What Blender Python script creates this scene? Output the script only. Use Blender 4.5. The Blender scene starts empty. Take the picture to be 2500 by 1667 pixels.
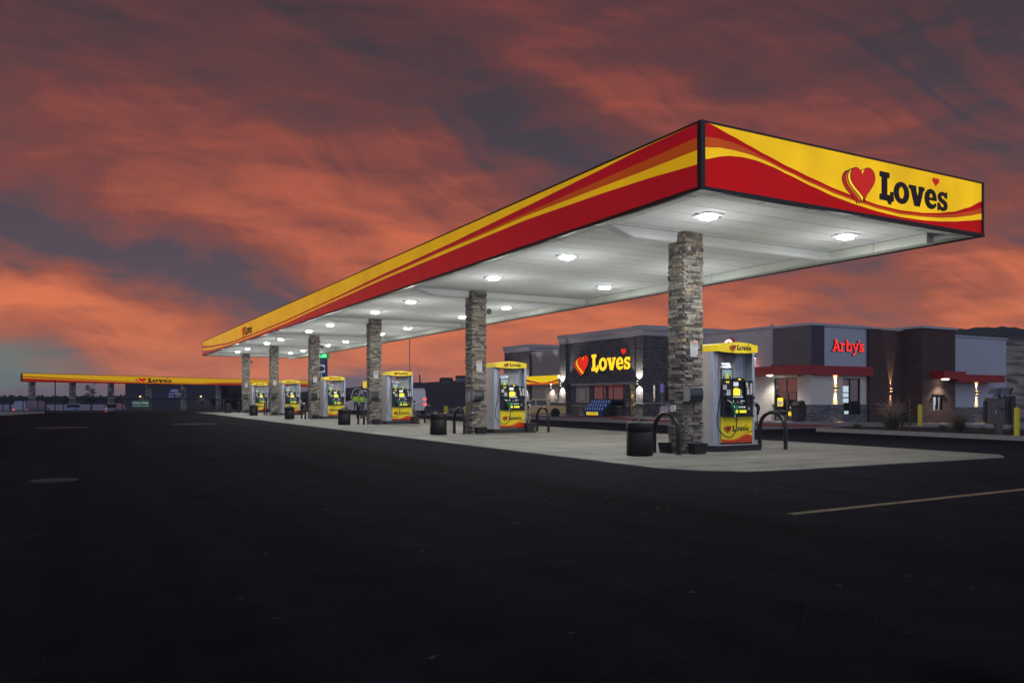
import bpy, math, random
from mathutils import Vector, Matrix
from mathutils.geometry import tessellate_polygon
random.seed(7)
sc = bpy.context.scene
COL = bpy.context.collection
S_, C_ = .4826, .8758          # view heading: forward = (S_, C_), right = (C_, -S_)
sin, cos, pi = math.sin, math.cos, math.pi

# ------------------------------------------------------------------ helpers
def lin(r, g, b):
    f = lambda c: (c/255/12.92) if c/255 <= .04045 else ((c/255+.055)/1.055)**2.4
    return (f(r), f(g), f(b))

def smooth(t):
    t = max(0., min(1., t)); return t*t*(3-2*t)

def g(X, Y):                    # height of the lot
    return -0.017*min(60, max(0, X-21)) - 0.010*smooth((X-21)/10)*max(0, min(Y, 75)-35) - 1.3*smooth((Y-86)/30)

MATS = {}
def nt_new(name):
    m = bpy.data.materials.new(name); m.use_nodes = True
    nt = m.node_tree; nt.nodes.clear()
    out = nt.nodes.new('ShaderNodeOutputMaterial'); p = nt.nodes.new('ShaderNodeBsdfPrincipled')
    nt.links.new(p.outputs[0], out.inputs[0])
    MATS[name] = m
    return m, nt, p

def mat(name, col, rough=.6, metal=0., emit=None, es=0., noise=.12, nscale=6., bump=0., bscale=60., coat=0., spec=.5, stretch=(1, 1, 1)):
    """plain surface whose colour wanders a little with a noise"""
    m, nt, p = nt_new(name)
    N, L = nt.nodes, nt.links
    p.inputs['Roughness'].default_value = rough; p.inputs['Metallic'].default_value = metal
    p.inputs['Specular IOR Level'].default_value = spec
    if coat: p.inputs['Coat Weight'].default_value = coat; p.inputs['Coat Roughness'].default_value = .12
    tc = N.new('ShaderNodeTexCoord'); mp = N.new('ShaderNodeMapping'); mp.inputs['Scale'].default_value = stretch
    L.new(tc.outputs['Object'], mp.inputs[0])
    if noise:
        nz = N.new('ShaderNodeTexNoise'); nz.inputs['Scale'].default_value = nscale; nz.inputs['Detail'].default_value = 6
        L.new(mp.outputs[0], nz.inputs['Vector'])
        mr = N.new('ShaderNodeMapRange'); mr.inputs[1].default_value = .25; mr.inputs[2].default_value = .75
        mr.inputs[3].default_value = 1-noise; mr.inputs[4].default_value = 1+noise
        L.new(nz.outputs[0], mr.inputs[0])
        mx = N.new('ShaderNodeVectorMath'); mx.operation = 'SCALE'; mx.inputs[0].default_value = col
        L.new(mr.outputs[0], mx.inputs['Scale']); L.new(mx.outputs[0], p.inputs['Base Color'])
    else:
        p.inputs['Base Color'].default_value = (*col, 1)
    if emit:
        p.inputs['Emission Color'].default_value = (*emit, 1); p.inputs['Emission Strength'].default_value = es
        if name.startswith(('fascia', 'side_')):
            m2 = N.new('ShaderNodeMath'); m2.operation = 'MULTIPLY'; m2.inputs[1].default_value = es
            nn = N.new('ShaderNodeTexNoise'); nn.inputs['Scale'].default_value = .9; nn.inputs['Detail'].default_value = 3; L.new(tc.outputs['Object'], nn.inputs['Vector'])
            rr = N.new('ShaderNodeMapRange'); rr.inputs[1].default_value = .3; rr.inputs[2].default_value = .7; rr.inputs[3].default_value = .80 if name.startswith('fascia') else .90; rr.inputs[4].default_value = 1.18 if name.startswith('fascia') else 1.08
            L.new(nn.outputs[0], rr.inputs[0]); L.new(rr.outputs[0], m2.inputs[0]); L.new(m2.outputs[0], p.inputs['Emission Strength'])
    if bump:
        b = N.new('ShaderNodeTexNoise'); b.inputs['Scale'].default_value = bscale; b.inputs['Detail'].default_value = 5
        L.new(mp.outputs[0], b.inputs['Vector'])
        bp = N.new('ShaderNodeBump'); bp.inputs['Strength'].default_value = bump; bp.inputs['Distance'].default_value = .02
        L.new(b.outputs[0], bp.inputs['Height']); L.new(bp.outputs[0], p.inputs['Normal'])
    return m

def wallcoords(nt):
    """u = X+Y, v = Z: runs along walls that face either axis"""
    N, L = nt.nodes, nt.links
    tc = N.new('ShaderNodeTexCoord'); sx = N.new('ShaderNodeSeparateXYZ'); L.new(tc.outputs['Object'], sx.inputs[0])
    ad = N.new('ShaderNodeMath'); L.new(sx.outputs[0], ad.inputs[0]); L.new(sx.outputs[1], ad.inputs[1])
    cb = N.new('ShaderNodeCombineXYZ'); L.new(ad.outputs[0], cb.inputs[0]); L.new(sx.outputs[2], cb.inputs[1])
    return cb, tc

def brickmat(name, c1, c2, cm, bw, rh, mortar=.008, rough=.85, bump=.6, var=.5, freq=.5):
    m, nt, p = nt_new(name); N, L = nt.nodes, nt.links
    p.inputs['Roughness'].default_value = rough
    cb, tc = wallcoords(nt)
    br = N.new('ShaderNodeTexBrick'); br.inputs['Scale'].default_value = 1
    br.inputs['Color1'].default_value = (*c1, 1); br.inputs['Color2'].default_value = (*c2, 1); br.inputs['Mortar'].default_value = (*cm, 1)
    br.inputs['Brick Width'].default_value = bw; br.inputs['Row Height'].default_value = rh
    br.inputs['Mortar Size'].default_value = mortar; br.inputs['Mortar Smooth'].default_value = .2; br.offset_frequency = 2; br.offset = freq
    L.new(cb.outputs[0], br.inputs['Vector'])
    nz = N.new('ShaderNodeTexNoise'); nz.inputs['Scale'].default_value = 4/bw; nz.inputs['Detail'].default_value = 5
    L.new(cb.outputs[0], nz.inputs['Vector'])
    mr = N.new('ShaderNodeMapRange'); mr.inputs[1].default_value = .3; mr.inputs[2].default_value = .7; mr.inputs[3].default_value = 1-var; mr.inputs[4].default_value = 1+var
    L.new(nz.outputs[0], mr.inputs[0])
    mx = N.new('ShaderNodeVectorMath'); mx.operation = 'SCALE'; L.new(br.outputs['Color'], mx.inputs[0]); L.new(mr.outputs[0], mx.inputs['Scale'])
    L.new(mx.outputs[0], p.inputs['Base Color'])
    inv = N.new('ShaderNodeMath'); inv.operation = 'SUBTRACT'; inv.inputs[0].default_value = 1; L.new(br.outputs['Fac'], inv.inputs[1])
    ad = N.new('ShaderNodeMath'); L.new(inv.outputs[0], ad.inputs[0]); L.new(nz.outputs[0], ad.inputs[1])
    bp = N.new('ShaderNodeBump'); bp.inputs['Strength'].default_value = bump; bp.inputs['Distance'].default_value = .015
    L.new(ad.outputs[0], bp.inputs['Height']); L.new(bp.outputs[0], p.inputs['Normal'])
    return m

class MB:
    """collects faces, then links them as one mesh object"""
    def __init__(s): s.v = []; s.f = []; s.m = []; s.sm = []; s.mats = []
    def mi(s, m):
        if m not in s.mats: s.mats.append(m)
        return s.mats.index(m)
    def face(s, pts, m, smooth=False):
        b = len(s.v); s.v += [tuple(p) for p in pts]; s.f.append(tuple(range(b, b+len(pts)))); s.m.append(s.mi(m)); s.sm.append(smooth)
    def faces(s, verts, faces, m, smooth=False):
        b = len(s.v); s.v += [tuple(p) for p in verts]; k = s.mi(m)
        for f in faces: s.f.append(tuple(i+b for i in f)); s.m.append(k); s.sm.append(smooth)
    def box(s, x0, x1, y0, y1, z0, z1, m, jit=0., ch=0.):
        x0, x1 = min(x0, x1), max(x0, x1); y0, y1 = min(y0, y1), max(y0, y1); z0, z1 = min(z0, z1), max(z0, z1)
        c = [(x, y, z) for z in (z0, z1) for (x, y) in ((x0, y0), (x1, y0), (x1, y1), (x0, y1))]
        if jit: c = [tuple(a+random.uniform(-jit, jit) for a in p) for p in c]
        if ch:
            return s.prism([(x0+ch, y0), (x1-ch, y0), (x1, y0+ch), (x1, y1-ch), (x1-ch, y1), (x0+ch, y1), (x0, y1-ch), (x0, y0+ch)], z0, z1, m)
        s.faces(c, [(0, 3, 2, 1), (4, 5, 6, 7), (0, 1, 5, 4), (1, 2, 6, 5), (2, 3, 7, 6), (3, 0, 4, 7)], m)
    def prism(s, poly, z0, z1, m, top=None, smooth=False):
        top = top or poly; n = len(poly)
        v = [(x, y, z0) for x, y in poly]+[(x, y, z1) for x, y in top]
        s.faces(v, [tuple(range(n-1, -1, -1)), tuple(range(n, 2*n))], m)
        s.faces(v, [(i, (i+1) % n, n+(i+1) % n, n+i) for i in range(n)], m, smooth)
    def lathe(s, prof, m, c=(0, 0, 0), n=28, axis='z', smooth=True):
        v = []; f = []
        for r, h in prof:
            for i in range(n):
                a = 2*pi*i/n
                if axis == 'z': q = (c[0]+r*cos(a), c[1]+r*sin(a), c[2]+h)
                elif axis == 'y': q = (c[0]+r*cos(a), c[1]+h, c[2]+r*sin(a))
                else: q = (c[0]+h, c[1]+r*cos(a), c[2]+r*sin(a))
                v.append(q)
        for k in range(len(prof)-1):
            for i in range(n):
                j = (i+1) % n; f.append((k*n+i, k*n+j, (k+1)*n+j, (k+1)*n+i))
        s.faces(v, f, m, smooth)
        for k in (0, len(prof)-1):
            if prof[k][0] > 1e-4: s.faces(v[k*n:(k+1)*n], [tuple(range(n))], m)
    def tube(s, pts, r, m, n=10, closed=False, r2=None):
        P = [Vector(p) for p in pts]; v = []; f = []; k = len(P)
        up = Vector((0, 0, 1)); prev = None
        for i, p in enumerate(P):
            t = (P[min(i+1, k-1)]-P[max(i-1, 0)]).normalized()
            a = prev if prev is not None else (up if abs(t.z) < .9 else Vector((1, 0, 0)))
            b = t.cross(a)
            if b.length < 1e-4: b = t.cross(Vector((0, 1, 0)))
            b.normalize(); a = b.cross(t).normalized(); prev = a
            rr = r if r2 is None else r+(r2-r)*i/(k-1)
            for j in range(n):
                q = 2*pi*j/n; v.append(tuple(p+a*(rr*cos(q))+b*(rr*sin(q))))
        for i in range(k-1):
            for j in range(n):
                l = (j+1) % n; f.append((i*n+j, i*n+l, (i+1)*n+l, (i+1)*n+j))
        s.faces(v, f, m, True)
        s.faces(v[:n], [tuple(range(n-1, -1, -1))], m); s.faces(v[-n:], [tuple(range(n))], m)
    def flat(s, piece, o, u, v, n, k, depth, m, ks=None, ms=None):
        """2-D piece (outer, holes) laid on a plane through o, raised by depth along n"""
        outer, holes = piece; ks = ks or k
        o, u, v, n = Vector(o), Vector(u), Vector(v), Vector(n)
        loops = [outer]+list(holes)
        T = lambda q, d: o+u*(q[0]*k)+v*(q[1]*ks)+n*d
        tri = tessellate_polygon([[Vector((a, b, 0)) for a, b in l] for l in loops])
        flatl = [q for l in loops for q in l]
        front = [T(q, depth) for q in flatl]
        nn = None; good = []
        for t in tri:
            a, b, c = (front[i] for i in t)
            good.append(tuple(t) if (b-a).cross(c-a).dot(n) > 0 else (t[0], t[2], t[1]))
        s.faces(front, good, m)
        for l in loops:
            q = len(l); F = [T(p, depth) for p in l]; B = [T(p, 0) for p in l]
            s.faces(F+B, [(i, (i+1) % q, q+(i+1) % q, q+i) for i in range(q)], ms or m)
    def build(s, name, parent=None, origin=(0, 0, 0), bevel=0., shade=None):
        me = bpy.data.meshes.new(name)
        me.from_pydata([(a-origin[0], b-origin[1], c-origin[2]) for a, b, c in s.v], [], s.f)
        for m in s.mats: me.materials.append(MATS[m] if isinstance(m, str) else m)
        me.polygons.foreach_set('material_index', s.m); me.polygons.foreach_set('use_smooth', s.sm)
        me.update()
        o = bpy.data.objects.new(name, me); COL.objects.link(o)
        if parent: o.parent = parent
        else: o.location = origin
        if bevel:
            b = o.modifiers.new('bevel', 'BEVEL'); b.width = bevel; b.segments = 2; b.limit_method = 'ANGLE'
        return o

def empty(name, label, cat, loc=(0, 0, 0), rz=0., group=None):
    o = bpy.data.objects.new(name, None); COL.objects.link(o); o.location = loc; o.rotation_euler = (0, 0, rz)
    o.empty_display_size = .2
    return tag(o, label, cat, group)
def tag(o, label=None, cat=None, group=None, kind=None):
    if label: o['label'] = label
    if cat: o['category'] = cat
    if group: o['group'] = group
    if kind: o['kind'] = kind
    return o
def struct(name, mb, label=None, cat=None):
    o = mb.build(name); o['kind'] = 'structure'
    o['label'] = label or name.replace('_', ' '); o['category'] = cat or name.replace('_', ' ')
    return o
def copytree(o, parent=None, loc=None, label=None):
    c = o.copy(); COL.objects.link(c)
    if parent: c.parent = parent
    if loc is not None: c.location = loc
    if label: c['label'] = label
    for ch in list(o.children):
        if ch.name.startswith('pump_number'): continue
        copytree(ch, c)
    return c
def lamp(kind, name, parent, loc, energy, color=(1, 1, 1), rot=(0, 0, 0), size=.2, spot=1.2, blend=.5, r=.03):
    d = bpy.data.lights.new(name, kind); d.energy = energy; d.color = color
    if kind == 'AREA': d.shape = 'DISK'; d.size = size
    if kind == 'SPOT': d.spot_size = spot; d.spot_blend = blend; d.shadow_soft_size = r
    if kind == 'POINT': d.shadow_soft_size = r
    o = bpy.data.objects.new(name, d); COL.objects.link(o); o.location = loc; o.rotation_euler = rot
    if parent: o.parent = parent
    return o

# ------------------------------------------------------------------ lettering
def arc(cx, cy, rx, ry, a0, a1, n=18): return [(cx+rx*cos(a0+(a1-a0)*i/n), cy+ry*sin(a0+(a1-a0)*i/n)) for i in range(n+1)]
D2 = math.radians
def ell(cx, cy, rx, ry, n=30): return [(cx+rx*cos(2*pi*i/n), cy+ry*sin(2*pi*i/n)) for i in range(n)]
def rect(x0, x1, y0, y1): return ([(x0, y0), (x1, y0), (x1, y1), (x0, y1)], [])
def rrect(x0, x1, y0, y1, r=.07, n=4):
    p = []
    for cx, cy, a in ((x1-r, y0+r, -90), (x1-r, y1-r, 0), (x0+r, y1-r, 90), (x0+r, y0+r, 180)):
        p += [(cx+r*cos(D2(a+90*i/n)), cy+r*sin(D2(a+90*i/n))) for i in range(n+1)]
    return (p, [])
def stroke(pts, w0, w1=None):
    w1 = w1 or w0; n = len(pts); Lf, Rt = [], []
    for i, (x, y) in enumerate(pts):
        x0, y0 = pts[max(i-1, 0)]; x1, y1 = pts[min(i+1, n-1)]
        dx, dy = x1-x0, y1-y0; l = math.hypot(dx, dy) or 1; w = (w0+(w1-w0)*i/(n-1))/2
        Lf.append((x-dy/l*w, y+dx/l*w)); Rt.append((x+dy/l*w, y-dx/l*w))
    return (Lf+Rt[::-1], [])
def smoothpts(P, k=5):
    o = []
    Q = [P[0]]+list(P)+[P[-1]]
    for i in range(1, len(Q)-2):
        p0, p1, p2, p3 = Q[i-1:i+3]
        for j in range(k):
            t = j/k
            o.append(tuple(.5*((2*b)+(-a+c)*t+(2*a-5*b+4*c-d)*t*t+(-a+3*b-3*c+d)*t**3) for a, b, c, d in zip(p0, p1, p2, p3)))
    o.append(tuple(P[-1])); return o
G = {}
G['L'] = (1.2, [rrect(.17, .64, 0, 1.5), rrect(.0, .82, 1.2, 1.5), rrect(0, 1.18, -.02, .31), rrect(.88, 1.14, .0, .5, .05), ([(.55, .05), (.75, -.18), (.95, -.2), (1.0, .05)], [])])
G['o'] = (1.36, [(ell(.68, .55, .66, .6), [ell(.68, .56, .23, .32)])])
G['v'] = (1.35, [([(.08, 1.05), (.58, 1.05), (.76, .52), (.92, 1.05), (1.32, 1.05), (.95, -.02), (.48, -.02)], []), rrect(.0, .64, .88, 1.1, .05), rrect(.84, 1.36, .88, 1.1, .05)])
G['e'] = (1.22, [([(1.16, .46), (1.16, .60), (1.10, .84), (.94, 1.03), (.64, 1.11), (.34, 1.03), (.13, .82), (.06, .54), (.14, .24), (.36, .02), (.68, -.04), (.96, .04), (1.16, .24), (1.06, .35), (.90, .27), (.74, .25), (.60, .29), (.50, .40), (.49, .46)], [[(.50, .62), (.80, .62), (.76, .78), (.66, .86), (.55, .79)]])])
G['s'] = (1.08, [([(.95, 1.07), (.95, .72), (.76, .72), (.68, .82), (.56, .86), (.44, .83), (.41, .75), (.49, .68), (.70, .62), (.90, .52), (1.0, .36), (.96, .16), (.80, .03), (.56, -.03), (.36, .01), (.26, .07), (.22, -.01), (.06, -.01), (.06, .42), (.27, .42), (.34, .28), (.47, .20), (.61, .22), (.66, .30), (.58, .38), (.38, .44), (.18, .54), (.08, .70), (.12, .89), (.28, 1.02), (.50, 1.07), (.66, 1.05), (.77, 1.0), (.81, 1.07)], [])])
G['A'] = (1.5, [([(.16, .0), (.40, .0), (.52, .34), (1.0, .34), (1.10, .0), (1.42, .0), (.94, 1.5), (.40, 1.5), (.40, 1.30), (.60, 1.30)], [[(.60, .54), (.77, 1.08), (.93, .54)]]), rrect(.0, .60, -.02, .17, .04), rrect(.94, 1.60, -.02, .17, .04)])
G['r'] = (1.05, [rrect(.16, .42, 0, 1.08, .05), rrect(.0, .38, .91, 1.08, .04), rrect(.0, .62, -.02, .17, .04), stroke([(.38, .7), (.52, .88), (.70, .95), (.88, .86)], .18, .28)])
G['b'] = (1.25, [rrect(.14, .40, 0, 1.5, .05), rrect(.0, .38, 1.33, 1.5, .04), (ell(.72, .54, .50, .57), [ell(.72, .54, .24, .36)])])
G['y'] = (1.36, [stroke([(1.10, 1.0), (.82, .3), (.62, -.2), (.42, -.40), (.16, -.36)], .22, .24), stroke([(.26, 1.0), (.52, .5), (.74, .1)], .28, .24), rrect(.0, .56, .91, 1.08, .04), rrect(.86, 1.36, .91, 1.08, .04)])
G["'"] = (.2, [rrect(-.12, .18, 1.2, 1.5, .05)])
def heart(n=40):
    p = []
    for i in range(n):
        t = 2*pi*i/n
        p.append((sin(t)**3, (13*cos(t)-5*cos(2*t)-2*cos(3*t)-cos(4*t))/15.5))
    return p[::-1]
HEART = heart()
def hpoly(cx, cy, sx, sy, rot=0):
    return [(cx+sx*(x*cos(rot)-y*sin(rot)), cy+sy*(x*sin(rot)+y*cos(rot))) for x, y in HEART]
def word(mb, s, o, u, v, n, k, depth, m, ks=None, x0=0., track=-.05, ms=None):
    x = x0
    for ch in s:
        w, pieces = G[ch]
        for i, (outer, holes) in enumerate(pieces):
            T = lambda P: [(a+x, b) for a, b in P]
            mb.flat((T(outer), [T(h) for h in holes]), o, u, v, n, k, depth+i*.0012, m, ks, ms)
        x += w+track
    return x
def logo(mb, o, u, v, n, Lh, width, depth, ml, mr='logo_red', mo='logo_orange', my='logo_yellow', mk='logo_black', hd=None, big=True):
    """heart with stripes and the word Love's; o = foot of the L"""
    ks = Lh/1.5; k = width/5.98
    hd = hd or depth
    off = .0016 if not big else .0035
    for i, (dx, dy, m) in enumerate(((-.54, -.22, mr), (-.36, -.15, mo), (-.18, -.07, my), (0, 0, mr))):
        mb.flat((hpoly(-1.38+dx, .74+dy, 1.0, .95, .12), []), o, u, v, n, k, hd+off*(2*i), mk, ks)
        mb.flat((hpoly(-1.38+dx, .74+dy, .95, .90, .12), []), o, u, v, n, k, hd+off*(2*i+1), m, ks)
    word(mb, 'Loves', o, u, v, n, k, depth, ml, ks, ms='logo_black' if depth > .1 else None)
    mb.flat((hpoly(4.84, 1.57, .31, .26), []), o, u, v, n, k, hd, mr, ks)
FONTCACHE = {}
def text(mb, s, o, u, v, n, size, depth, m, bold=0., align='CENTER', sx=1.):
    key = (s, bold, align)
    if key not in FONTCACHE:
        cu = bpy.data.curves.new('t', 'FONT'); cu.body = s; cu.size = 1; cu.align_x = align; cu.align_y = 'CENTER'; cu.offset = bold; cu.resolution_u = 3
        ob = bpy.data.objects.new('t', cu); COL.objects.link(ob)
        dg = bpy.context.evaluated_depsgraph_get(); me = ob.evaluated_get(dg).to_mesh()
        FONTCACHE[key] = ([tuple(q.co) for q in me.vertices], [tuple(p.vertices) for p in me.polygons])
        ob.evaluated_get(dg).to_mesh_clear(); bpy.data.objects.remove(ob); bpy.data.curves.remove(cu)
    V, F = FONTCACHE[key]
    o, u, v, n = Vector(o), Vector(u), Vector(v), Vector(n)
    mb.faces([o+u*(x*size*sx)+v*(y*size)+n*depth for x, y, z in V], F, m)
FY = dict(u=(1, 0, 0), v=(0, 0, 1), n=(0, -1, 0))      # surface facing -Y
FX = dict(u=(0, -1, 0), v=(0, 0, 1), n=(-1, 0, 0))     # surface facing -X
def panel(mb, x0, x1, z0, z1, y, m, face='y', t=.003):
    """thin plate on a -Y (or -X) facing surface"""
    if face == 'y': mb.box(x0, x1, y-t, y, z0, z1, m)
    else: mb.box(y-t, y, x0, x1, z0, z1, m)

# ------------------------------------------------------------------ materials
YEL = (.78, .46, .008); RED = (.36, .006, .006); ORA = (.5, .09, .004)
mat('fascia_yellow', (.4, .24, .004), .3, emit=(.80, .47, .003), es=.92, noise=.05, nscale=.7, spec=.25)
mat('fascia_red', (.14, .001, .001), .3, emit=(.38, .0, .0), es=.85, noise=.05, nscale=.7, spec=.2)
mat('fascia_orange', (.2, .03, .001), .3, emit=(.46, .06, .001), es=.8, noise=.05, nscale=.7, spec=.25)
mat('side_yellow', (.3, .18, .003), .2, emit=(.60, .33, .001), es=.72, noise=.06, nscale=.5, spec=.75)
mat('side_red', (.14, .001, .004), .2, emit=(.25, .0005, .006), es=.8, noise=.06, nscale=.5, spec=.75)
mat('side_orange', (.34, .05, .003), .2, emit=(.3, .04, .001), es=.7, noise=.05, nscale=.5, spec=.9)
mat('logo_red', (.42, .012, .008), .4, noise=.04)
mat('logo_orange', (.5, .11, .008), .4, noise=.04)
mat('logo_yellow', (.8, .52, .02), .4, noise=.04)
mat('bl_red', (.2, .004, .002), .4, emit=(.50, .008, .003), es=.9, noise=.03); mat('bl_orange', (.3, .05, .003), .4, emit=(.55, .12, .003), es=.9, noise=.03); mat('bl_yellow', (.5, .35, .01), .4, emit=(.9, .6, .02), es=1, noise=.03)
mat('logo_black', (.008, .008, .01), .45, noise=.1)
mat('lit_red', (.4, .01, .005), .4, emit=(.75, .02, .006), es=.9, noise=.03)
mat('lit_logo_orange', (.4, .1, .005), .4, emit=(.8, .12, .006), es=.8, noise=.03)
mat('lit_yellow', (.8, .5, .02), .4, emit=(1, .66, .02), es=1.05, noise=.03)
mat('arby_red', (.5, .02, .01), .4, emit=(1, .03, .018), es=1.05, noise=.03)
mat('letter_side', (.10, .005, .005), .5)
mat('black_trim', (.012, .012, .014), .35, noise=.2)
mat('deck_white', (.74, .765, .765), .75, noise=.04, nscale=1.5, spec=.15)
mat('deck_trim', (.58, .61, .56), .8, spec=.15, noise=.08, nscale=3)
mat('seam', (.18, .19, .18), .6, noise=.1)
mat('rib', (.46, .48, .48), .6, noise=.1)
mat('lens', (1, 1, 1), .5, emit=(1, .99, .95), es=310, noise=0)
mat('lens_edge', (1, 1, 1), .5, emit=(1, .99, .96), es=40, noise=0)
mat('fixture_white', (.7, .7, .7), .4, noise=.05)
for i, c in enumerate([(.245, .222, .18), (.165, .15, .126), (.33, .305, .255), (.09, .083, .073), (.29, .23, .155), (.20, .188, .17), (.27, .24, .20)]):
    mat('stone_%d' % i, c, .9, noise=.35, nscale=14, bump=.9, bscale=26)
mat('mortar', (.03, .029, .027), .95)
mat('pump_black', (.010, .011, .014), .35, noise=.15)
mat('pump_silver', (.42, .46, .52), .32, metal=.35, noise=.05)
mat('pump_grey', (.48, .46, .45), .45, noise=.05)
mat('pump_yellow', (.86, .68, .008), .3, noise=.04, coat=.4)
mat('topper_yellow', (.74, .56, .006), .35, noise=.05, coat=.3, emit=(.6, .42, .003), es=.35)
mat('pump_red', (.62, .05, .006), .3, noise=.05, coat=.4)
mat('nozzle_green', (.01, .16, .07), .35, noise=.1)
mat('key_green', (.015, .22, .08), .4, emit=(.015, .3, .1), es=.12, noise=.05)
mat('key_white', (.8, .8, .8), .4, emit=(.8, .85, .9), es=.35, noise=.02)
mat('key_yellow', (.8, .7, .02), .4, emit=(.9, .8, .02), es=.7, noise=.02)
mat('screen_yellow', (.8, .7, .05), .4, emit=(.95, .83, .06), es=.85, noise=.05)
mat('glow_white', (.8, .8, .8), .4, emit=(.8, .85, .95), es=.55, noise=.05)
mat('label_white', (.68, .68, .66), .5, noise=.08, nscale=60)
mat('label_blue', (.08, .13, .45), .5)
mat('steel', (.6, .6, .6), .25, metal=.9, noise=.05)
mat('rubber', (.012, .012, .013), .5, noise=.2)
mat('hoop_black', (.018, .018, .02), .28, noise=.2, metal=.2)
mat('bin_black', (.011, .012, .011), .5, spec=.3, noise=.25, nscale=10)
mat('island_black', (.014, .015, .017), .5, noise=.3, nscale=8, bump=.2)
mat('paper_white', (.62, .62, .62), .6, noise=.03)
mat('warn_orange', (.55, .16, .04), .6)
mat('box_grey', (.3, .3, .29), .5, noise=.08)
mat('plastic_smoke', (.03, .034, .038), .15, noise=.1)
mat('plastic_smoke_dark', (.02, .022, .025), .25, noise=.1)
mat('bollard_yellow', (.62, .52, .015), .45, noise=.12, nscale=10)
mat('cornice', (.44, .41, .39), .7, noise=.05)
mat('stucco_tan', (.36, .33, .27), .85, noise=.06, bump=.15, bscale=120)
mat('stucco_grey', (.46, .49, .54), .85, noise=.05, bump=.12, bscale=120)
mat('stucco_cream', (.64, .61, .54), .85, noise=.05, bump=.12, bscale=120)
mat('navy_panel', (.03, .034, .06), .5, noise=.08)
mat('coping_grey', (.42, .43, .46), .5, noise=.05)
mat('awning_red', (.33, .012, .018), .38, noise=.06)
mat('door_frame', (.018, .018, .02), .35, noise=.1)
mat('kerb', (.26, .25, .235), .85, noise=.15, bump=.3)
mat('kerb_red', (.26, .075, .055), .8, noise=.25, nscale=3)
mat('walk', (.28, .27, .255), .9, noise=.14, nscale=2, bump=.2)
mat('apron', (.22, .215, .225), .92, noise=.16, nscale=.8, bump=.2)
mat('truck_lot', (.34, .34, .42), .9, noise=.1, nscale=.3)
mat('mulch', (.035, .018, .014), .95, noise=.6, nscale=18, bump=1., bscale=40)
mat('paint_line', (.22, .165, .07), .85, noise=.35, nscale=9)
mat('leaf_brown', (.05, .03, .02), .9, noise=.4, nscale=20)
mat('grass_blade', (.16, .13, .085), .8, noise=.3)
mat('grass_green', (.10, .105, .06), .9, noise=.4, nscale=12)
mat('grass_plume', (.33, .24, .19), .8, noise=.3)
mat('leaf_green', (.06, .075, .035), .85, noise=.4, nscale=10)
mat('leaf_dark', (.012, .014, .014), .9, noise=.4, nscale=10)
mat('wood_stake', (.16, .09, .05), .9, noise=.3, nscale=20)
mat('bark', (.05, .035, .028), .95, noise=.3, nscale=20)
mat('hill_dark', (.028, .024, .022), .98, noise=.5, nscale=.25, bump=.5, bscale=.8)
mat('far_wood', (.012, .015, .022), .98, noise=.3, nscale=.1)
mat('fence_black', (.005, .006, .010), .5, noise=.1)
mat('sign_green', (.01, .11, .05), .5, noise=.08)
mat('sign_white', (.8, .82, .8), .5, emit=(.7, .8, .75), es=.22, noise=.03)  # slight glow put into unlit lettering so it reads white
mat('cone_orange', (.6, .12, .03), .6)
mat('white_paint', (.6, .6, .62), .3, noise=.05, coat=.4)
mat('red_paint', (.3, .02, .02), .3, noise=.05, coat=.4)
mat('dark_paint', (.02, .024, .035), .25, noise=.05, coat=.5)
mat('tan_paint', (.62, .40, .14), .3, noise=.06, coat=.5)
mat('grey_paint', (.20, .24, .32), .3, noise=.05, coat=.4)
mat('glass_dark', (.006, .007, .009), .06, noise=0, spec=.8)
mat('tail_red', (.4, .01, .01), .3, emit=(1, .05, .03), es=3, noise=0)
mat('head_white', (.7, .7, .7), .2, noise=0)
mat('tyre', (.012, .012, .012), .85, noise=.2)
mat('rim', (.5, .5, .52), .3, metal=.8, noise=.1)
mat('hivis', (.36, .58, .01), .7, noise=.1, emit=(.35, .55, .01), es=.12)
mat('trousers', (.012, .013, .018), .9, noise=.2)
mat('cap_grey', (.35, .34, .36), .8, noise=.15)
mat('skin', (.33, .19, .13), .6, noise=.08)
mat('reflective', (.5, .5, .45), .4)
mat('shop_dark', (.035, .04, .05), .85, noise=.15)
mat('sconce_metal', (.16, .16, .16), .4, metal=.5)
mat('warm_glow', (1, .8, .5), .4, emit=(1, .62, .22), es=9, noise=0)
mat('cool_glow', (1, 1, .95), .4, emit=(1, .96, .85), es=14, noise=0)
mat('led_green', (.02, .3, .08), .4, emit=(.12, 1, .3), es=2.2, noise=0)
mat('led_box', (.01, .14, .04), .4, emit=(.01, .3, .06), es=.55, noise=.1)
mat('sign_blue', (.012, .022, .07), .4, noise=.1, emit=(.01, .02, .07), es=.25)
mat('pylon_white', (.6, .6, .65), .4, emit=(.5, .5, .6), es=.4, noise=.03)
mat('panel_yellow', (.75, .5, .01), .4, emit=(.9, .6, .01), es=.7, noise=.04)
mat('menu_brown', (.10, .085, .08), .5, noise=.1)
mat('menu_dark', (.018, .02, .03), .4, noise=.1)
mat('water_blue', (.02, .11, .38), .2, noise=.4, nscale=14, coat=.5)
mat('water_cap', (.45, .6, .8), .3, noise=.2)
mat('violet_sign', (.22, .16, .5), .5, emit=(.2, .15, .5), es=.12)
mat('poster_paper', (.42, .38, .33), .4, noise=.5, nscale=7, coat=.3)
mat('poster_frame', (.2, .07, .05), .5)
mat('interior_wall', (.5, .5, .42), .8)
mat('interior_wood', (.16, .07, .03), .6)
mat('shelf_goods', (.3, .36, .12), .6, noise=.9, nscale=9)
mat('board_glow', (.6, .7, .8), .4, emit=(.6, .75, .9), es=1.1, noise=.3, nscale=12)
mat('interior_glow', (1, 1, 1), .4, emit=(1, .97, .8), es=34, noise=0)
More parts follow.
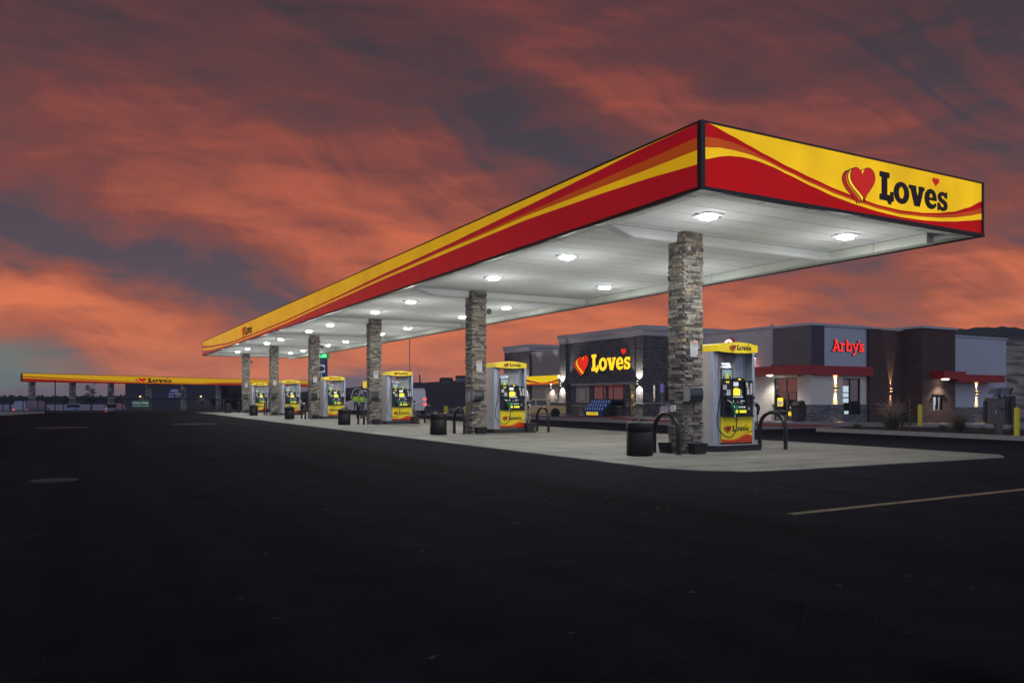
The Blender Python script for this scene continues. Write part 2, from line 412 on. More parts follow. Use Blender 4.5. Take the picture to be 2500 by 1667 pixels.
mat('manhole', (.034, .032, .031), .8, noise=.3, nscale=8, bump=.4)
mat('house_wall', (.16, .17, .15), .85)
mat('house_dark', (.03, .03, .035), .85)
mat('lawn', (.018, .024, .012), .97, noise=.4, nscale=3)
brickmat('ledge_dark', (.050, .046, .050), (.16, .145, .14), (.02, .018, .02), .34, .085, .006, var=.55, bump=1.)
brickmat('ledge_grey', (.09, .095, .105), (.24, .245, .26), (.025, .026, .03), .30, .075, .006, var=.5, bump=1.)
brickmat('brick_brown', (.115, .064, .056), (.075, .044, .041), (.018, .014, .014), .30, .10, .010, var=.3)
brickmat('brick_white', (.62, .59, .56), (.54, .515, .49), (.2, .19, .19), .40, .105, .009, var=.08, bump=.5)
brickmat('siding', (.17, .15, .142), (.155, .137, .13), (.03, .027, .027), 40., .16, .012, var=.1, bump=.7)
brickmat('soldier', (.36, .34, .33), (.30, .285, .28), (.08, .075, .075), .10, .5, .012, var=.1)
brickmat('stucco_joint', (.33, .295, .24), (.33, .295, .24), (.12, .11, .10), 60., 1.45, .014, var=.06, bump=.2)

def glassmat(name, tint, refl):
    m, nt, p = nt_new(name); N, L = nt.nodes, nt.links
    nt.nodes.remove(p)
    out = [n for n in N if n.type == 'OUTPUT_MATERIAL'][0]
    tr = N.new('ShaderNodeBsdfTransparent'); tr.inputs[0].default_value = (*tint, 1)
    gl = N.new('ShaderNodeBsdfGlossy'); gl.inputs['Roughness'].default_value = .02; gl.inputs[0].default_value = (.9, .9, .95, 1)
    mx = N.new('ShaderNodeMixShader'); mx.inputs[0].default_value = refl
    L.new(tr.outputs[0], mx.inputs[1]); L.new(gl.outputs[0], mx.inputs[2]); L.new(mx.outputs[0], out.inputs[0])
    return m
glassmat('glass_clear', (.9, .92, .9), .10)
glassmat('glass_mirror', (.35, .36, .36), .40)

def asphaltmat():
    m, nt, p = nt_new('asphalt'); N, L = nt.nodes, nt.links
    p.inputs['Roughness'].default_value = 1.; p.inputs['Specular IOR Level'].default_value = .03
    tc = N.new('ShaderNodeTexCoord')
    def noise(s, d=4): n = N.new('ShaderNodeTexNoise'); n.inputs['Scale'].default_value = s; n.inputs['Detail'].default_value = d; L.new(tc.outputs['Object'], n.inputs['Vector']); return n
    n1, n2, n3 = noise(.11, 5), noise(2.2, 6), noise(55, 2)
    vo = N.new('ShaderNodeTexVoronoi'); vo.inputs['Scale'].default_value = 38; L.new(tc.outputs['Object'], vo.inputs['Vector'])
    def mr(src, a, b, lo=.3, hi=.7):
        r = N.new('ShaderNodeMapRange'); r.inputs[1].default_value = lo; r.inputs[2].default_value = hi; r.inputs[3].default_value = a; r.inputs[4].default_value = b; L.new(src, r.inputs[0]); return r.outputs[0]
    def mul(a, b):
        q = N.new('ShaderNodeMath'); q.operation = 'MULTIPLY'; L.new(a, q.inputs[0]); L.new(b, q.inputs[1]); return q.outputs[0]
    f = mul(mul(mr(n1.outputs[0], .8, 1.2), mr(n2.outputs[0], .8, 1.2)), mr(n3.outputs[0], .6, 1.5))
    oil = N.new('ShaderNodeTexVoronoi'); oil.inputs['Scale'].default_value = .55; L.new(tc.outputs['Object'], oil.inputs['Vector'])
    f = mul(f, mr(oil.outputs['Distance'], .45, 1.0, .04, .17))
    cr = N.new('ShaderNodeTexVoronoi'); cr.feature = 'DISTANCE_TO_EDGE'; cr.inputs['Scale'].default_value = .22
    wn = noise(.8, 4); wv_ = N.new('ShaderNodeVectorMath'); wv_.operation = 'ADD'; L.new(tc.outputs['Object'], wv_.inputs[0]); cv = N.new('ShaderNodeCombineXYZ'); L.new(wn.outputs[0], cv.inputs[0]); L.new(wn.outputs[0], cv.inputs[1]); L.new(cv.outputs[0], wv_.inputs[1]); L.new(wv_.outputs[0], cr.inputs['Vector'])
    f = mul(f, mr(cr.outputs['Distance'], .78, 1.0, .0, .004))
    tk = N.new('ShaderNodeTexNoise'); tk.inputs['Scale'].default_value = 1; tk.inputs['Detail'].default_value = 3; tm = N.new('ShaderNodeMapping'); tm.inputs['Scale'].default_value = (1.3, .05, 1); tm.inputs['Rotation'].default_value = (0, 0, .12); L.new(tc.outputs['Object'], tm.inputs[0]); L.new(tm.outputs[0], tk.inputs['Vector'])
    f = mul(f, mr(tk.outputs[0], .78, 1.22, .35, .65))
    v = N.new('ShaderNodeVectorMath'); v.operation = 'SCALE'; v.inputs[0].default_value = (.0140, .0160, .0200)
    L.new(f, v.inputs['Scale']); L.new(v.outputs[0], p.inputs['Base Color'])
    bp = N.new('ShaderNodeBump'); bp.inputs['Strength'].default_value = .6; bp.inputs['Distance'].default_value = .006
    L.new(vo.outputs['Distance'], bp.inputs['Height']); L.new(bp.outputs[0], p.inputs['Normal'])
asphaltmat()
def concretemat():
    m, nt, p = nt_new('concrete'); N, L = nt.nodes, nt.links
    p.inputs['Roughness'].default_value = .75; p.inputs['Specular IOR Level'].default_value = .35
    tc = N.new('ShaderNodeTexCoord')
    def noise(s, d=5, dist=0.): n = N.new('ShaderNodeTexNoise'); n.inputs['Scale'].default_value = s; n.inputs['Detail'].default_value = d; n.inputs['Distortion'].default_value = dist; L.new(tc.outputs['Object'], n.inputs['Vector']); return n
    n1, n2, n3 = noise(.55, 6, .6), noise(4, 6), noise(.9, 8, 1.2)
    br = N.new('ShaderNodeTexBrick'); br.offset = 0; br.inputs['Scale'].default_value = 1; br.inputs['Brick Width'].default_value = 2.9; br.inputs['Row Height'].default_value = 3.67
    br.inputs['Mortar Size'].default_value = .012; br.inputs['Color1'].default_value = (.205, .203, .178, 1); br.inputs['Color2'].default_value = (.185, .185, .163, 1); br.inputs['Mortar'].default_value = (.09, .09, .08, 1)
    mp = N.new('ShaderNodeMapping'); mp.inputs['Location'].default_value = (.15, 1.9, 0); L.new(tc.outputs['Object'], mp.inputs[0]); L.new(mp.outputs[0], br.inputs['Vector'])
    def mr(src, a, b, lo=.3, hi=.7):
        r = N.new('ShaderNodeMapRange'); r.inputs[1].default_value = lo; r.inputs[2].default_value = hi; r.inputs[3].default_value = a; r.inputs[4].default_value = b; L.new(src, r.inputs[0]); return r.outputs[0]
    q = N.new('ShaderNodeMath'); q.operation = 'MULTIPLY'; L.new(mr(n1.outputs[0], .78, 1.16), q.inputs[0]); L.new(mr(n2.outputs[0], .92, 1.08), q.inputs[1])
    q2 = N.new('ShaderNodeMath'); q2.operation = 'MULTIPLY'; L.new(q.outputs[0], q2.inputs[0]); L.new(mr(n3.outputs[0], .55, 1.0, .28, .42), q2.inputs[1])
    # tyre lanes run across the slab, with oil spots where cars stop
    ty = N.new('ShaderNodeTexNoise'); ty.inputs['Scale'].default_value = 1; ty.inputs['Detail'].default_value = 4; tm = N.new('ShaderNodeMapping'); tm.inputs['Scale'].default_value = (.10, 1.6, 1); L.new(tc.outputs['Object'], tm.inputs[0]); L.new(tm.outputs[0], ty.inputs['Vector'])
    q3 = N.new('ShaderNodeMath'); q3.operation = 'MULTIPLY'; L.new(q2.outputs[0], q3.inputs[0]); L.new(mr(ty.outputs[0], .80, 1.12, .35, .62), q3.inputs[1])
    oil = N.new('ShaderNodeTexVoronoi'); oil.inputs['Scale'].default_value = .8; L.new(tc.outputs['Object'], oil.inputs['Vector'])
    q4 = N.new('ShaderNodeMath'); q4.operation = 'MULTIPLY'; L.new(q3.outputs[0], q4.inputs[0]); L.new(mr(oil.outputs['Distance'], .55, 1.0, .05, .13), q4.inputs[1]); q2 = q4
    v = N.new('ShaderNodeVectorMath'); v.operation = 'SCALE'; L.new(br.outputs['Color'], v.inputs[0]); L.new(q2.outputs[0], v.inputs['Scale']); L.new(v.outputs[0], p.inputs['Base Color'])
    L.new(mr(n3.outputs[0], .5, .85), p.inputs['Roughness'])
concretemat()
def rockmat():
    m, nt, p = nt_new('hill_rock'); N, L = nt.nodes, nt.links
    p.inputs['Roughness'].default_value = .95
    tc = N.new('ShaderNodeTexCoord'); sx = N.new('ShaderNodeSeparateXYZ'); L.new(tc.outputs['Object'], sx.inputs[0])
    n1 = N.new('ShaderNodeTexNoise'); n1.inputs['Scale'].default_value = .35; n1.inputs['Detail'].default_value = 9; n1.inputs['Distortion'].default_value = .8; L.new(tc.outputs['Object'], n1.inputs['Vector'])
    rp = N.new('ShaderNodeValToRGB'); e = rp.color_ramp.elements
    e[0].position = .38; e[0].color = (.08, .08, .066, 1); e[1].position = .58; e[1].color = (.42, .34, .27, 1)
    L.new(n1.outputs[0], rp.inputs[0])
    grass = N.new('ShaderNodeRGB'); grass.outputs[0].default_value = (.05, .062, .062, 1)
    mr = N.new('ShaderNodeMapRange'); mr.inputs[1].default_value = 8.2; mr.inputs[2].default_value = 10.2; L.new(sx.outputs[2], mr.inputs[0])
    mx = N.new('ShaderNodeMix'); mx.data_type = 'RGBA'; L.new(mr.outputs[0], mx.inputs[0]); L.new(rp.outputs[0], mx.inputs[6]); L.new(grass.outputs[0], mx.inputs[7])
    L.new(mx.outputs[2], p.inputs['Base Color'])
    bp = N.new('ShaderNodeBump'); bp.inputs['Strength'].default_value = 1; bp.inputs['Distance'].default_value = .6; L.new(n1.outputs[0], bp.inputs['Height']); L.new(bp.outputs[0], p.inputs['Normal'])
rockmat()

# ------------------------------------------------------------------ the setting
def axis(segs):
    o = []
    for a, b, n in segs: o += [a+(b-a)*i/n for i in range(n)]
    return o+[segs[-1][1]]
xs = axis([(-900, -120, 12), (-120, -20, 16), (-20, 60, 60), (60, 160, 22), (160, 1400, 16)])
ys = axis([(-300, -20, 8), (-20, 130, 80), (130, 260, 16), (260, 1600, 14)])
mb = MB()
V = [(x, y, g(x, y)) for y in ys for x in xs]; n = len(xs)
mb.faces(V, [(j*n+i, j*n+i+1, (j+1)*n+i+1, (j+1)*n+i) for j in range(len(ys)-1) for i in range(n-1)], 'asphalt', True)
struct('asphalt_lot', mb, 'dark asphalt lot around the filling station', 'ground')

def sheet(mb, poly, m, dz, step=3.):
    """a polygon laid on the lot dz above it, with a skirt"""
    P = []
    for i, a in enumerate(poly):
        b = poly[(i+1) % len(poly)]; k = max(1, int(math.dist(a, b)/step))
        P += [(a[0]+(b[0]-a[0])*j/k, a[1]+(b[1]-a[1])*j/k) for j in range(k)]
    tri = tessellate_polygon([[Vector((x, y, 0)) for x, y in P]])
    top = [(x, y, g(x, y)+dz) for x, y in P]; n = len(P)
    F = []
    for t in tri:
        a, b, c = (Vector(top[i]) for i in t)
        F.append(tuple(t) if (b-a).cross(c-a).z > 0 else (t[0], t[2], t[1]))
    mb.faces(top, F, m)
    bot = [(x, y, g(x, y)-.05) for x, y in P]
    mb.faces(top+bot, [(i, (i+1) % n, n+(i+1) % n, n+i) for i in range(n)], m)
def strip(mb, line, w, m, dz, drop=.05):
    """a band of width w to the +right of a polyline, following the lot"""
    for (a, b) in zip(line[:-1], line[1:]):
        k = max(1, int(math.dist(a, b)/3)); d = ((b[0]-a[0])/math.dist(a, b), (b[1]-a[1])/math.dist(a, b)); nx, ny = d[1]*w, -d[0]*w
        for j in range(k):
            p = (a[0]+(b[0]-a[0])*j/k, a[1]+(b[1]-a[1])*j/k); q = (a[0]+(b[0]-a[0])*(j+1)/k, a[1]+(b[1]-a[1])*(j+1)/k)
            c = [(p[0], p[1]), (q[0], q[1]), (q[0]+nx, q[1]+ny), (p[0]+nx, p[1]+ny)]
            v = [(x, y, g(x, y)-drop) for x, y in c]+[(x, y, g(x, y)+dz) for x, y in c]
            mb.faces(v, [(4, 5, 6, 7), (7, 6, 5, 4), (0, 1, 5, 4), (2, 3, 7, 6), (1, 2, 6, 5), (3, 0, 4, 7)][:1]+[(4, 7, 6, 5)][:0]+[(0, 1, 5, 4), (2, 3, 7, 6), (1, 2, 6, 5), (3, 0, 4, 7)], m)

SP = [(9.0, 11.0), (9.35, 10.25), (9.95, 9.75), (11, 9.62), (17.0, 9.5), (17.7, 10.0), (17.75, 12), (17.75, 74.5), (9.0, 74.5)]; re_ = random.Random(21); SQ = []
for a, b in zip(SP, SP[1:]+SP[:1]):
    k = max(1, int(math.dist(a, b)/.35))
    SQ += [(a[0]+(b[0]-a[0])*j/k+re_.uniform(-.012, .012), a[1]+(b[1]-a[1])*j/k+re_.uniform(-.012, .012)) for j in range(k)]
mb = MB(); sheet(mb, SQ, 'concrete', .012)
struct('concrete_slab', mb, 'pale concrete slab under the long canopy', 'pavement')
mb = MB(); sheet(mb, [(25.0, 24.0), (31.4, 25.6), (33.5, 27.0), (44, 60), (46, 102), (25, 102)], 'apron', .008)
struct('parking_apron', mb, 'grey paved parking strip before the shops', 'pavement')
curb = [(29.6, 27.0), (29.6, 36.0), (33.5, 46.0), (45.3, 58.0), (45.3, 101.0)]
mb = MB(); strip(mb, curb, .22, 'kerb_red', .15)
strip(mb, [(34.2, 24.9), (29.6, 27.0)], .22, 'kerb_red', .13)
struct('red_kerb', mb, 'red painted kerb before the shop fronts', 'kerb')
mb = MB(); sheet(mb, [(29.83, 27.0), (34.4, 25.1), (60, 25.1), (66, 31.3), (66, 59), (66, 102), (45.52, 102), (45.52, 58.1), (33.7, 46.1), (29.83, 36.0)], 'walk', .14)
struct('sidewalk', mb, 'grey concrete pavement in front of the shops', 'pavement')
mb = MB(); sheet(mb, [(25.9, 21.5), (31.2, 24.6), (38, 22.8), (36.2, 20.5), (34, 17.5), (33.5, 12), (33.5, -2), (26.0, -2), (25.9, 5)], 'mulch', .11)
struct('planting_bed', mb, 'dark mulch planting bed behind the kerb', 'ground')
mb = MB(); strip(mb, [(25.65, -3), (25.65, 21.6), (31.3, 25.0), (38.2, 23.1)], .24, 'kerb', .15)
strip(mb, [(38.3, 23.0), (36.4, 20.4), (34.2, 17.4), (33.7, 12), (33.7, -3)], .2, 'kerb', .13)
struct('planter_kerb', mb, 'pale concrete kerb round the planting bed', 'kerb')
mb = MB(); sheet(mb, [(38.5, 23.3), (56, 22.5), (62, 24.8), (34.6, 24.8)], 'walk', .02); sheet(mb, [(36.8, 20.2), (70, 14), (72, 20), (40, 22.0)], 'walk', .016)
struct('drive_lane', mb, 'pale concrete drive-through lane', 'pavement')
mb = MB(); sheet(mb, [(-40, 70), (-4.3, 67.2), (-2.3, 75.2), (-2.5, 80.5), (-40, 96)], 'walk', .10)
struct('corner_pavement', mb, 'low concrete pavement at the far left end of the lot', 'pavement')
mb = MB(); sheet(mb, [(-2.2, 75.9), (14.7, 70.4), (15.6, 73.5), (-2.2, 84.5)], 'lawn', .05); sheet(mb, [(-2.3, 84.5), (15.8, 73.8), (19, 80), (-2, 90)], 'lawn', .03)
struct('grass_strip', mb, 'dark grass strip along the fence', 'grass')
mb = MB(); gx = axis([(-230, -20, 30), (-20, 60, 60), (60, 80, 3)]); gy = axis([(96, 130, 21), (130, 260, 16), (260, 400, 5)]); n = len(gx)
mb.faces([(x, y, g(x, y)+.07) for y in gy for x in gx], [(j*n+i, j*n+i+1, (j+1)*n+i+1, (j+1)*n+i) for j in range(len(gy)-1) for i in range(n-1)], 'truck_lot', True)
struct('truck_lot', mb, 'pale concrete truck lot beyond the fence', 'pavement')
mb = MB(); sheet(mb, [(6.72, 5.94), (16.5, 6.12), (16.5, 6.22), (6.72, 6.04)], 'paint_line', .006)
struct('painted_line', mb, 'worn yellow painted line on the asphalt', 'road marking')
for (x, y, r, lb) in [(-.56, 38.0, 1.0, 'leftmost pale round patch set in the asphalt'), (4.9, 40.3, 1.0, 'pale patch cover in the asphalt left of the far pumps'), (-.3, 13.8, .33, 'small round manhole cover in the near dark asphalt')]:
    mb = MB(); mb.lathe([(r, 0), (r, .008), (r*.93, .012), (0.001, .012)], 'manhole', (x, y, 0))
    tag(mb.build('manhole_cover', origin=(0, 0, 0)), lb, 'manhole cover')
# fallen leaves
mb = MB()
for i in range(110):
    if i < 60: x, y = random.gauss(7.3, 1.3), random.gauss(8.2, .9)
    else: x, y = random.uniform(.5, 13), random.uniform(2.0, 9.5)
    r = random.uniform(.015, .045); a = random.uniform(0, 6.3); n_ = 7
    if 9 < x and y > 9.4: continue
    pts = [(x+r*(1 if k % 2 else .5)*cos(a+2*pi*k/n_), y+r*(1 if k % 2 else .5)*sin(a+2*pi*k/n_)*.8, .006+random.uniform(.003, .016)) for k in range(n_)]
    mb.face(pts, 'leaf_brown')
tag(mb.build('leaf_litter'), 'dry brown leaves scattered on the near asphalt', 'leaves', kind='stuff')

# ------------------------------------------------------------------ canopy
CX0, CX1, CY0, CY1 = 9.56, 17.93, 10.5, 72.8
CZ, CT, UZ = 4.89, 6.12, 4.95
canopy = empty('station_canopy', 'long flat red and yellow canopy on stone columns over the car pumps', 'canopy', (13.8, 41.6, 0))
CO = (13.8, 41.6, 0)
mb = MB()
mb.box(CX0+.1, CX1-.1, CY0+.1, CY1-.1, UZ, UZ+.2, 'deck_white')
y = CY0+.5
while y < CY1-.3:
    mb.box(CX0+.3, CX1-.3, y, y+.012, UZ-.004, UZ, 'rib'); y += .6
for (a, b, c, d) in ((CX0+.04, CX0+.34, CY0+.04, CY1-.04), (CX1-.34, CX1-.04, CY0+.04, CY1-.04), (CX0+.34, CX1-.34, CY0+.04, CY0+.34), (CX0+.34, CX1-.34, CY1-.34, CY1-.04)):
    mb.box(a, b, c, d, CZ+.02, UZ+.01, 'deck_trim')
k = CY0+.5
while k < CY1:
    for q in (CX0+.05, CX1-.33): mb.box(q, q+.28, k, k+.01, CZ+.014, CZ+.03, 'seam')
    k += 1.5
k = CX0+.5
while k < CX1:
    mb.box(k, k+.01, CY0+.05, CY0+.33, CZ+.014, CZ+.03, 'seam'); k += 1.2
mb.build('deck', canopy, CO)
mb = MB(); mb.box(CX1-1.2, CX1-.95, CY0+.55, CY1-.6, UZ-.21, UZ, 'deck_trim')
mb.box(CX1-1.22, CX1-.93, CY0+.55, CY1-.6, UZ-.225, UZ-.21, 'deck_trim')
mb.box(CX1-1.206, CX1-1.2, CY0+.55, CY1-.6, UZ-.012, UZ-.001, 'seam')
k = CY0+1.9
while k < CY1-1: mb.box(CX1-1.209, CX1-1.2, k, k+.012, UZ-.21, UZ, 'seam'); k += 5.5
mb.build('gutter_beam', canopy, CO)
# fascia graphics: boundaries as fractions down the panel
def interp(T, x):
    if x <= T[0][0]: return T[0][1]
    for (a, fa), (b, fb) in zip(T[:-1], T[1:]):
        if x <= b: t = (x-a)/(b-a); t = t*t*(3-2*t)*.25+t*.75; return fa+(fb-fa)*t
    return T[-1][1]
FA = [(9.72, 0), (9.79, .005), (10.33, .124), (10.72, .214), (11.11, .301), (11.72, .429), (12.36, .543), (13.03, .653), (13.63, .728), (14.3, .795), (15.0, .82), (15.73, .796), (16.27, .748), (16.83, .665), (17.4, .523), (17.85, .358), (18.1, .27)]
FB = [(9.69, .219), (9.95, .202), (10.33, .218), (10.72, .284), (11.11, .366), (11.72, .495), (12.36, .603), (13.03, .7), (13.63, .771), (14.3, .829), (15.0, .856), (15.73, .829), (16.27, .787), (16.83, .714), (17.4, .604), (17.85, .494), (18.1, .43)]
FC = [(9.69, .381), (10.03, .342), (10.33, .34), (10.72, .356), (11.11, .405), (11.72, .522), (12.36, .638), (13.03, .742), (13.63, .807), (14.3, .867), (15.0, .894), (15.73, .871), (16.27, .839), (16.83, .779), (17.4, .691), (17.85, .601), (18.1, .56)]
FD = [(9.69, .565), (10.03, .476), (10.25, .44), (10.56, .421), (10.87, .43), (11.31, .483), (11.72, .562), (12.36, .684), (13.03, .797), (13.63, .864), (14.3, .918), (15.0, .946), (15.73, .936), (16.27, .906), (16.83, .856), (17.4, .785), (17.85, .722), (18.1, .69)]
ST = [(10.54, 0, .218, .416, .642), (12.11, .01, .24, .41, .56), (13.7, .07, .26, .39, .51), (16.7, .16, .3, .36, .45), (19.3, .23, .345, .395, .47), (21.05, .28, .365, .4, .49), (26.04, .36, .43, .47, .53), (34.17, .54, .58, .61, .67), (42.43, .69, .74, .77, .84), (51.31, .75, .81, .85, .91), (59.34, .76, .83, .87, .93), (67.03, .56, .63, .69, .84), (72.59, .31, .41, .5, .68)]
ZB, ZT = CZ+.06, CT-.05
def graphic(mb, s0, s1, tabs, P, mats, n):
    for i in range(n):
        a, b = s0+(s1-s0)*i/n, s0+(s1-s0)*(i+1)/n
        fa = [0]+[interp(t, a) for t in tabs]+[1]; fb = [0]+[interp(t, b) for t in tabs]+[1]
        for j, m in enumerate(mats):
            if fa[j+1]-fa[j] < 1e-4 and fb[j+1]-fb[j] < 1e-4: continue
            z = lambda f: ZT-(ZT-ZB)*f
            mb.face([P(a, z(fa[j+1])), P(b, z(fb[j+1])), P(b, z(fb[j])), P(a, z(fa[j]))], m)
mb = MB(); graphic(mb, CX0+.08, CX1-.05, (FA, FB, FC, FD), lambda s, z: (s, CY0, z), ('fascia_yellow', 'fascia_red', 'fascia_orange', 'fascia_yellow', 'fascia_red'), 150)
fr = mb.build('front_fascia', canopy, CO); fr['label'] = 'backlit yellow and red end panel with heart emblem'
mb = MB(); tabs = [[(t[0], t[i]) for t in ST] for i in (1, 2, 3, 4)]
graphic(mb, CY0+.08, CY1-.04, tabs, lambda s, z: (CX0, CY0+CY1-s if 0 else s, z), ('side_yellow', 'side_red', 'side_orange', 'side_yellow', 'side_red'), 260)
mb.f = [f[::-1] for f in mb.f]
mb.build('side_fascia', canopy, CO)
mb = MB(); mb.box(CX1-.004, CX1, CY0+.05, CY1-.05, ZB, ZT, 'side_red'); mb.box(CX0+.05, CX1-.05, CY1-.004, CY1, ZB, ZT, 'side_yellow'); mb.build('rear_fascia', canopy, CO)
mb = MB()
t = .045
for z0, z1, w in ((CZ-.01, ZB, .03), (ZT, CT-.015, .018)):
    mb.box(CX0-w, CX1+w, CY0-w, CY0+.06, z0, z1, 'black_trim'); mb.box(CX0-w, CX0+.06, CY0+.06, CY1+w, z0, z1, 'black_trim')
    mb.box(CX1-.06, CX1+w, CY0+.06, CY1+w, z0, z1, 'black_trim'); mb.box(CX0+.06, CX1-.06, CY1-.06, CY1+w, z0, z1, 'black_trim')
mb.box(CX0-.025, CX0+.075, CY0-.025, CY0+.075, ZB, ZT, 'black_trim'); mb.box(CX1-.045, CX1+.02, CY0-.02, CY0+.05, ZB, ZT, 'black_trim')
mb.box(CX0-.015, CX0+.03, CY1-.04, CY1+.02, ZB, ZT, 'black_trim')
mb.build('fascia_trim', canopy, CO)
mb = MB(); logo(mb, (14.34, CY0, 5.30), FY['u'], FY['v'], FY['n'], .575, 2.30, .008, 'logo_black', 'bl_red', 'bl_orange', 'bl_yellow'); mb.build('front_logo', canopy, CO)
mb = MB(); logo(mb, (CX0, 53.15, 5.31), FX['u'], FX['v'], FX['n'], .55, 2.30, .008, 'logo_black', 'bl_red', 'bl_orange', 'bl_yellow'); mb.build('side_logo', canopy, CO)
mb = MB(); mb.box(CX0+.05, CX1-.05, CY0+.05, CY1-.05, ZT-.35, ZT-.3, 'coping_grey'); mb.build('roof', canopy, CO)

def stone_column(mb, x0, x1, y0, y1, z0, z1, rnd):
    mb.box(x0+.03, x1-.03, y0+.03, y1-.03, z0, z1, 'mortar')
    z = z0; k = 0
    while z < z1-.01:
        h = min(rnd.choice((.042, .05, .06, .072, .09)), z1-z)
        if z1-(z+h) < .03: h = z1-z
        for face in range(4):
            L0, L1 = (x0, x1) if face in (0, 2) else (y0, y1)
            own = (k+face) % 2 == 0
            a = L0+(0 if own else .075); e = L1-(0 if own else .075)
            while a < e-.005:
                w = rnd.uniform(.09, .30)
                if e-(a+w) < .07: w = e-a
                p = rnd.uniform(.0, .040); gp_ = .009; m = 'stone_%d' % rnd.choice((0, 0, 1, 1, 2, 2, 3, 3, 4, 5, 5, 6))
                hh = h-gp_; zz = z+gp_/2
                split = h > .09 and rnd.random() < .3
                for (q0, q1) in ([(zz, zz+hh)] if not split else [(zz, zz+hh*.48), (zz+hh*.54, zz+hh)]):
                    pp = p if not split else rnd.uniform(0, .032)
                    s0, s1 = a+gp_/2, a+w-gp_/2; j = .004
                    if face == 0: mb.box(s0, s1, y0-pp, y0+.08, q0, q1, m, j)
                    elif face == 2: mb.box(s0, s1, y1-.08, y1+pp, q0, q1, m, j)
                    elif face == 3: mb.box(x0-pp, x0+.08, s0, s1, q0, q1, m, j)
                    else: mb.box(x1-.08, x1+pp, s0, s1, q0, q1, m, j)
                a += w
        z += h; k += 1
SHC = [0, .14, .22, .28, .31, .36]; PITCH = 11.0
cols = []
for k in range(6):
    x0, y0 = 11.79+SHC[k], 13.50+PITCH*k
    if k < 3:
        mb = MB(); stone_column(mb, 11.79, 12.33, 13.50, 14.02, 0.0, UZ, random.Random(11+k))
        o = mb.build('column', canopy, (11.79, 13.50, 0)); cols.append(o)
    else:
        o = cols[k-3].copy(); COL.objects.link(o); o.parent = canopy
        if k == 4: o.rotation_euler = (0, 0, pi); x0 += .54; y0 += .52
    o.location = (x0-CO[0], y0-CO[1], 0)
    mb = MB(); yb = 13.68+PITCH*k
    prof = [(yb, UZ), (yb, UZ-.17), (yb+.04, UZ-.215), (yb+.31, UZ-.215), (yb+.36, UZ-.17), (yb+.36, UZ)]
    v = [(CX0+.33, a, UZ-(UZ-b)*.06) for a, b in prof]+[(CX0+1.0, a, b) for a, b in prof]+[(CX1-1.2, a, b) for a, b in prof]
    mb.faces(v, [(i, i+1, 7+i, 6+i) for i in range(5)]+[(6+i, 7+i, 13+i, 12+i) for i in range(5)]+[(17, 16, 15, 14, 13, 12)], 'deck_white')
    mb.box(CX0+.35, CX1-1.2, yb-.004, yb, UZ-.008, UZ-.002, 'seam')
    mb.build('cross_beam', canopy, CO)

# canopy lights
ly = [12.1]+[13.5+PITCH*k+d for k in range(5) for d in (3.85, 8.0)]+[70.9]
ORD = ['nearest', 'second', 'third', 'fourth', 'fifth', 'sixth', 'seventh', 'eighth', 'ninth', 'tenth', 'eleventh', 'twelfth']
proto = None
for i, y in enumerate(ly):
    for X, side in ((11.2, 'left'), (15.36, 'right')):
        lb = '%s ceiling light from the front end of the canopy, in the %s row' % (ORD[i], side)
        if proto is None:
            t = proto = empty('canopy_light', lb, 'light', (X, y, UZ), group='lights set in the canopy ceiling')
            mb = MB(); mb.box(-.24, .24, -.24, .24, -.022, -.001, 'fixture_white', ch=.03)
            for sx in (-1, 1): mb.box(sx*.24, sx*.34, -.02, .02, -.02, -.003, 'seam')
            mb.build('housing', t)
            mb = MB()
            mb.face([(-.125, .125, -.075), (.125, .125, -.075), (.125, -.125, -.075), (-.125, -.125, -.075)], 'lens')
            c = [(-.115, -.115), (.115, -.115), (.115, .115), (-.115, .115)]; d = [(-.125, -.125), (.125, -.125), (.125, .125), (-.125, .125)]
            v = [(a, b, -.022) for a, b in c]+[(a, b, -.075) for a, b in d]
            mb.faces(v, [(i, 4+i, 4+(i+1) % 4, (i+1) % 4) for i in range(4)], 'lens_edge')
            mb.build('diffuser', t)
            lamp('POINT', 'glow', t, (0, 0, -1.6), 62, (1, .99, .96), r=0)  # added bodiless light hung below the lens to even out the ceiling
        else:
            copytree(proto, loc=(X, y, UZ), label=lb)

# ------------------------------------------------------------------ pump islands
NTH = ['nearest', 'second', 'third', 'fourth', 'fifth', 'farthest']
def place(first, k, loc, label):
    if k == 0: first.location = loc; first['label'] = label; return first
    return copytree(first, loc=loc, label=label)

# kerbed island (things below are modelled at the first island, in lot coordinates)
def islands():
    o0 = (13.4, 14.1, 0)
    t = empty('pump_island', 'x', 'kerb', o0, group='black kerbed pump islands')
    mb = MB(); P = [(12.62, 13.75), (12.82, 13.55), (14.22, 13.55), (14.22, 14.65), (12.62, 14.65)]
    q = [(13.4+(x-13.4)*.985, 14.1+(y-14.1)*.97) for x, y in P]
    mb.prism(P, 0.0, .10, 'island_black', q); mb.prism([(13.4+(x-13.4)*1.01, 14.1+(y-14.1)*1.01) for x, y in P], .10, .15, 'island_black')
    mb.build('kerb_form', t, o0)
    mb = MB(); mb.prism([(13.4+(x-13.4)*.96, 14.1+(y-14.1)*.93) for x, y in P], .15, .156, 'walk'); mb.build('concrete_top', t, o0)
    for k in range(6): place(t, k, (o0[0], o0[1]+PITCH*k, 0), '%s black kerbed island, the base of the %s fuel pump' % (NTH[k], NTH[k]))
islands()

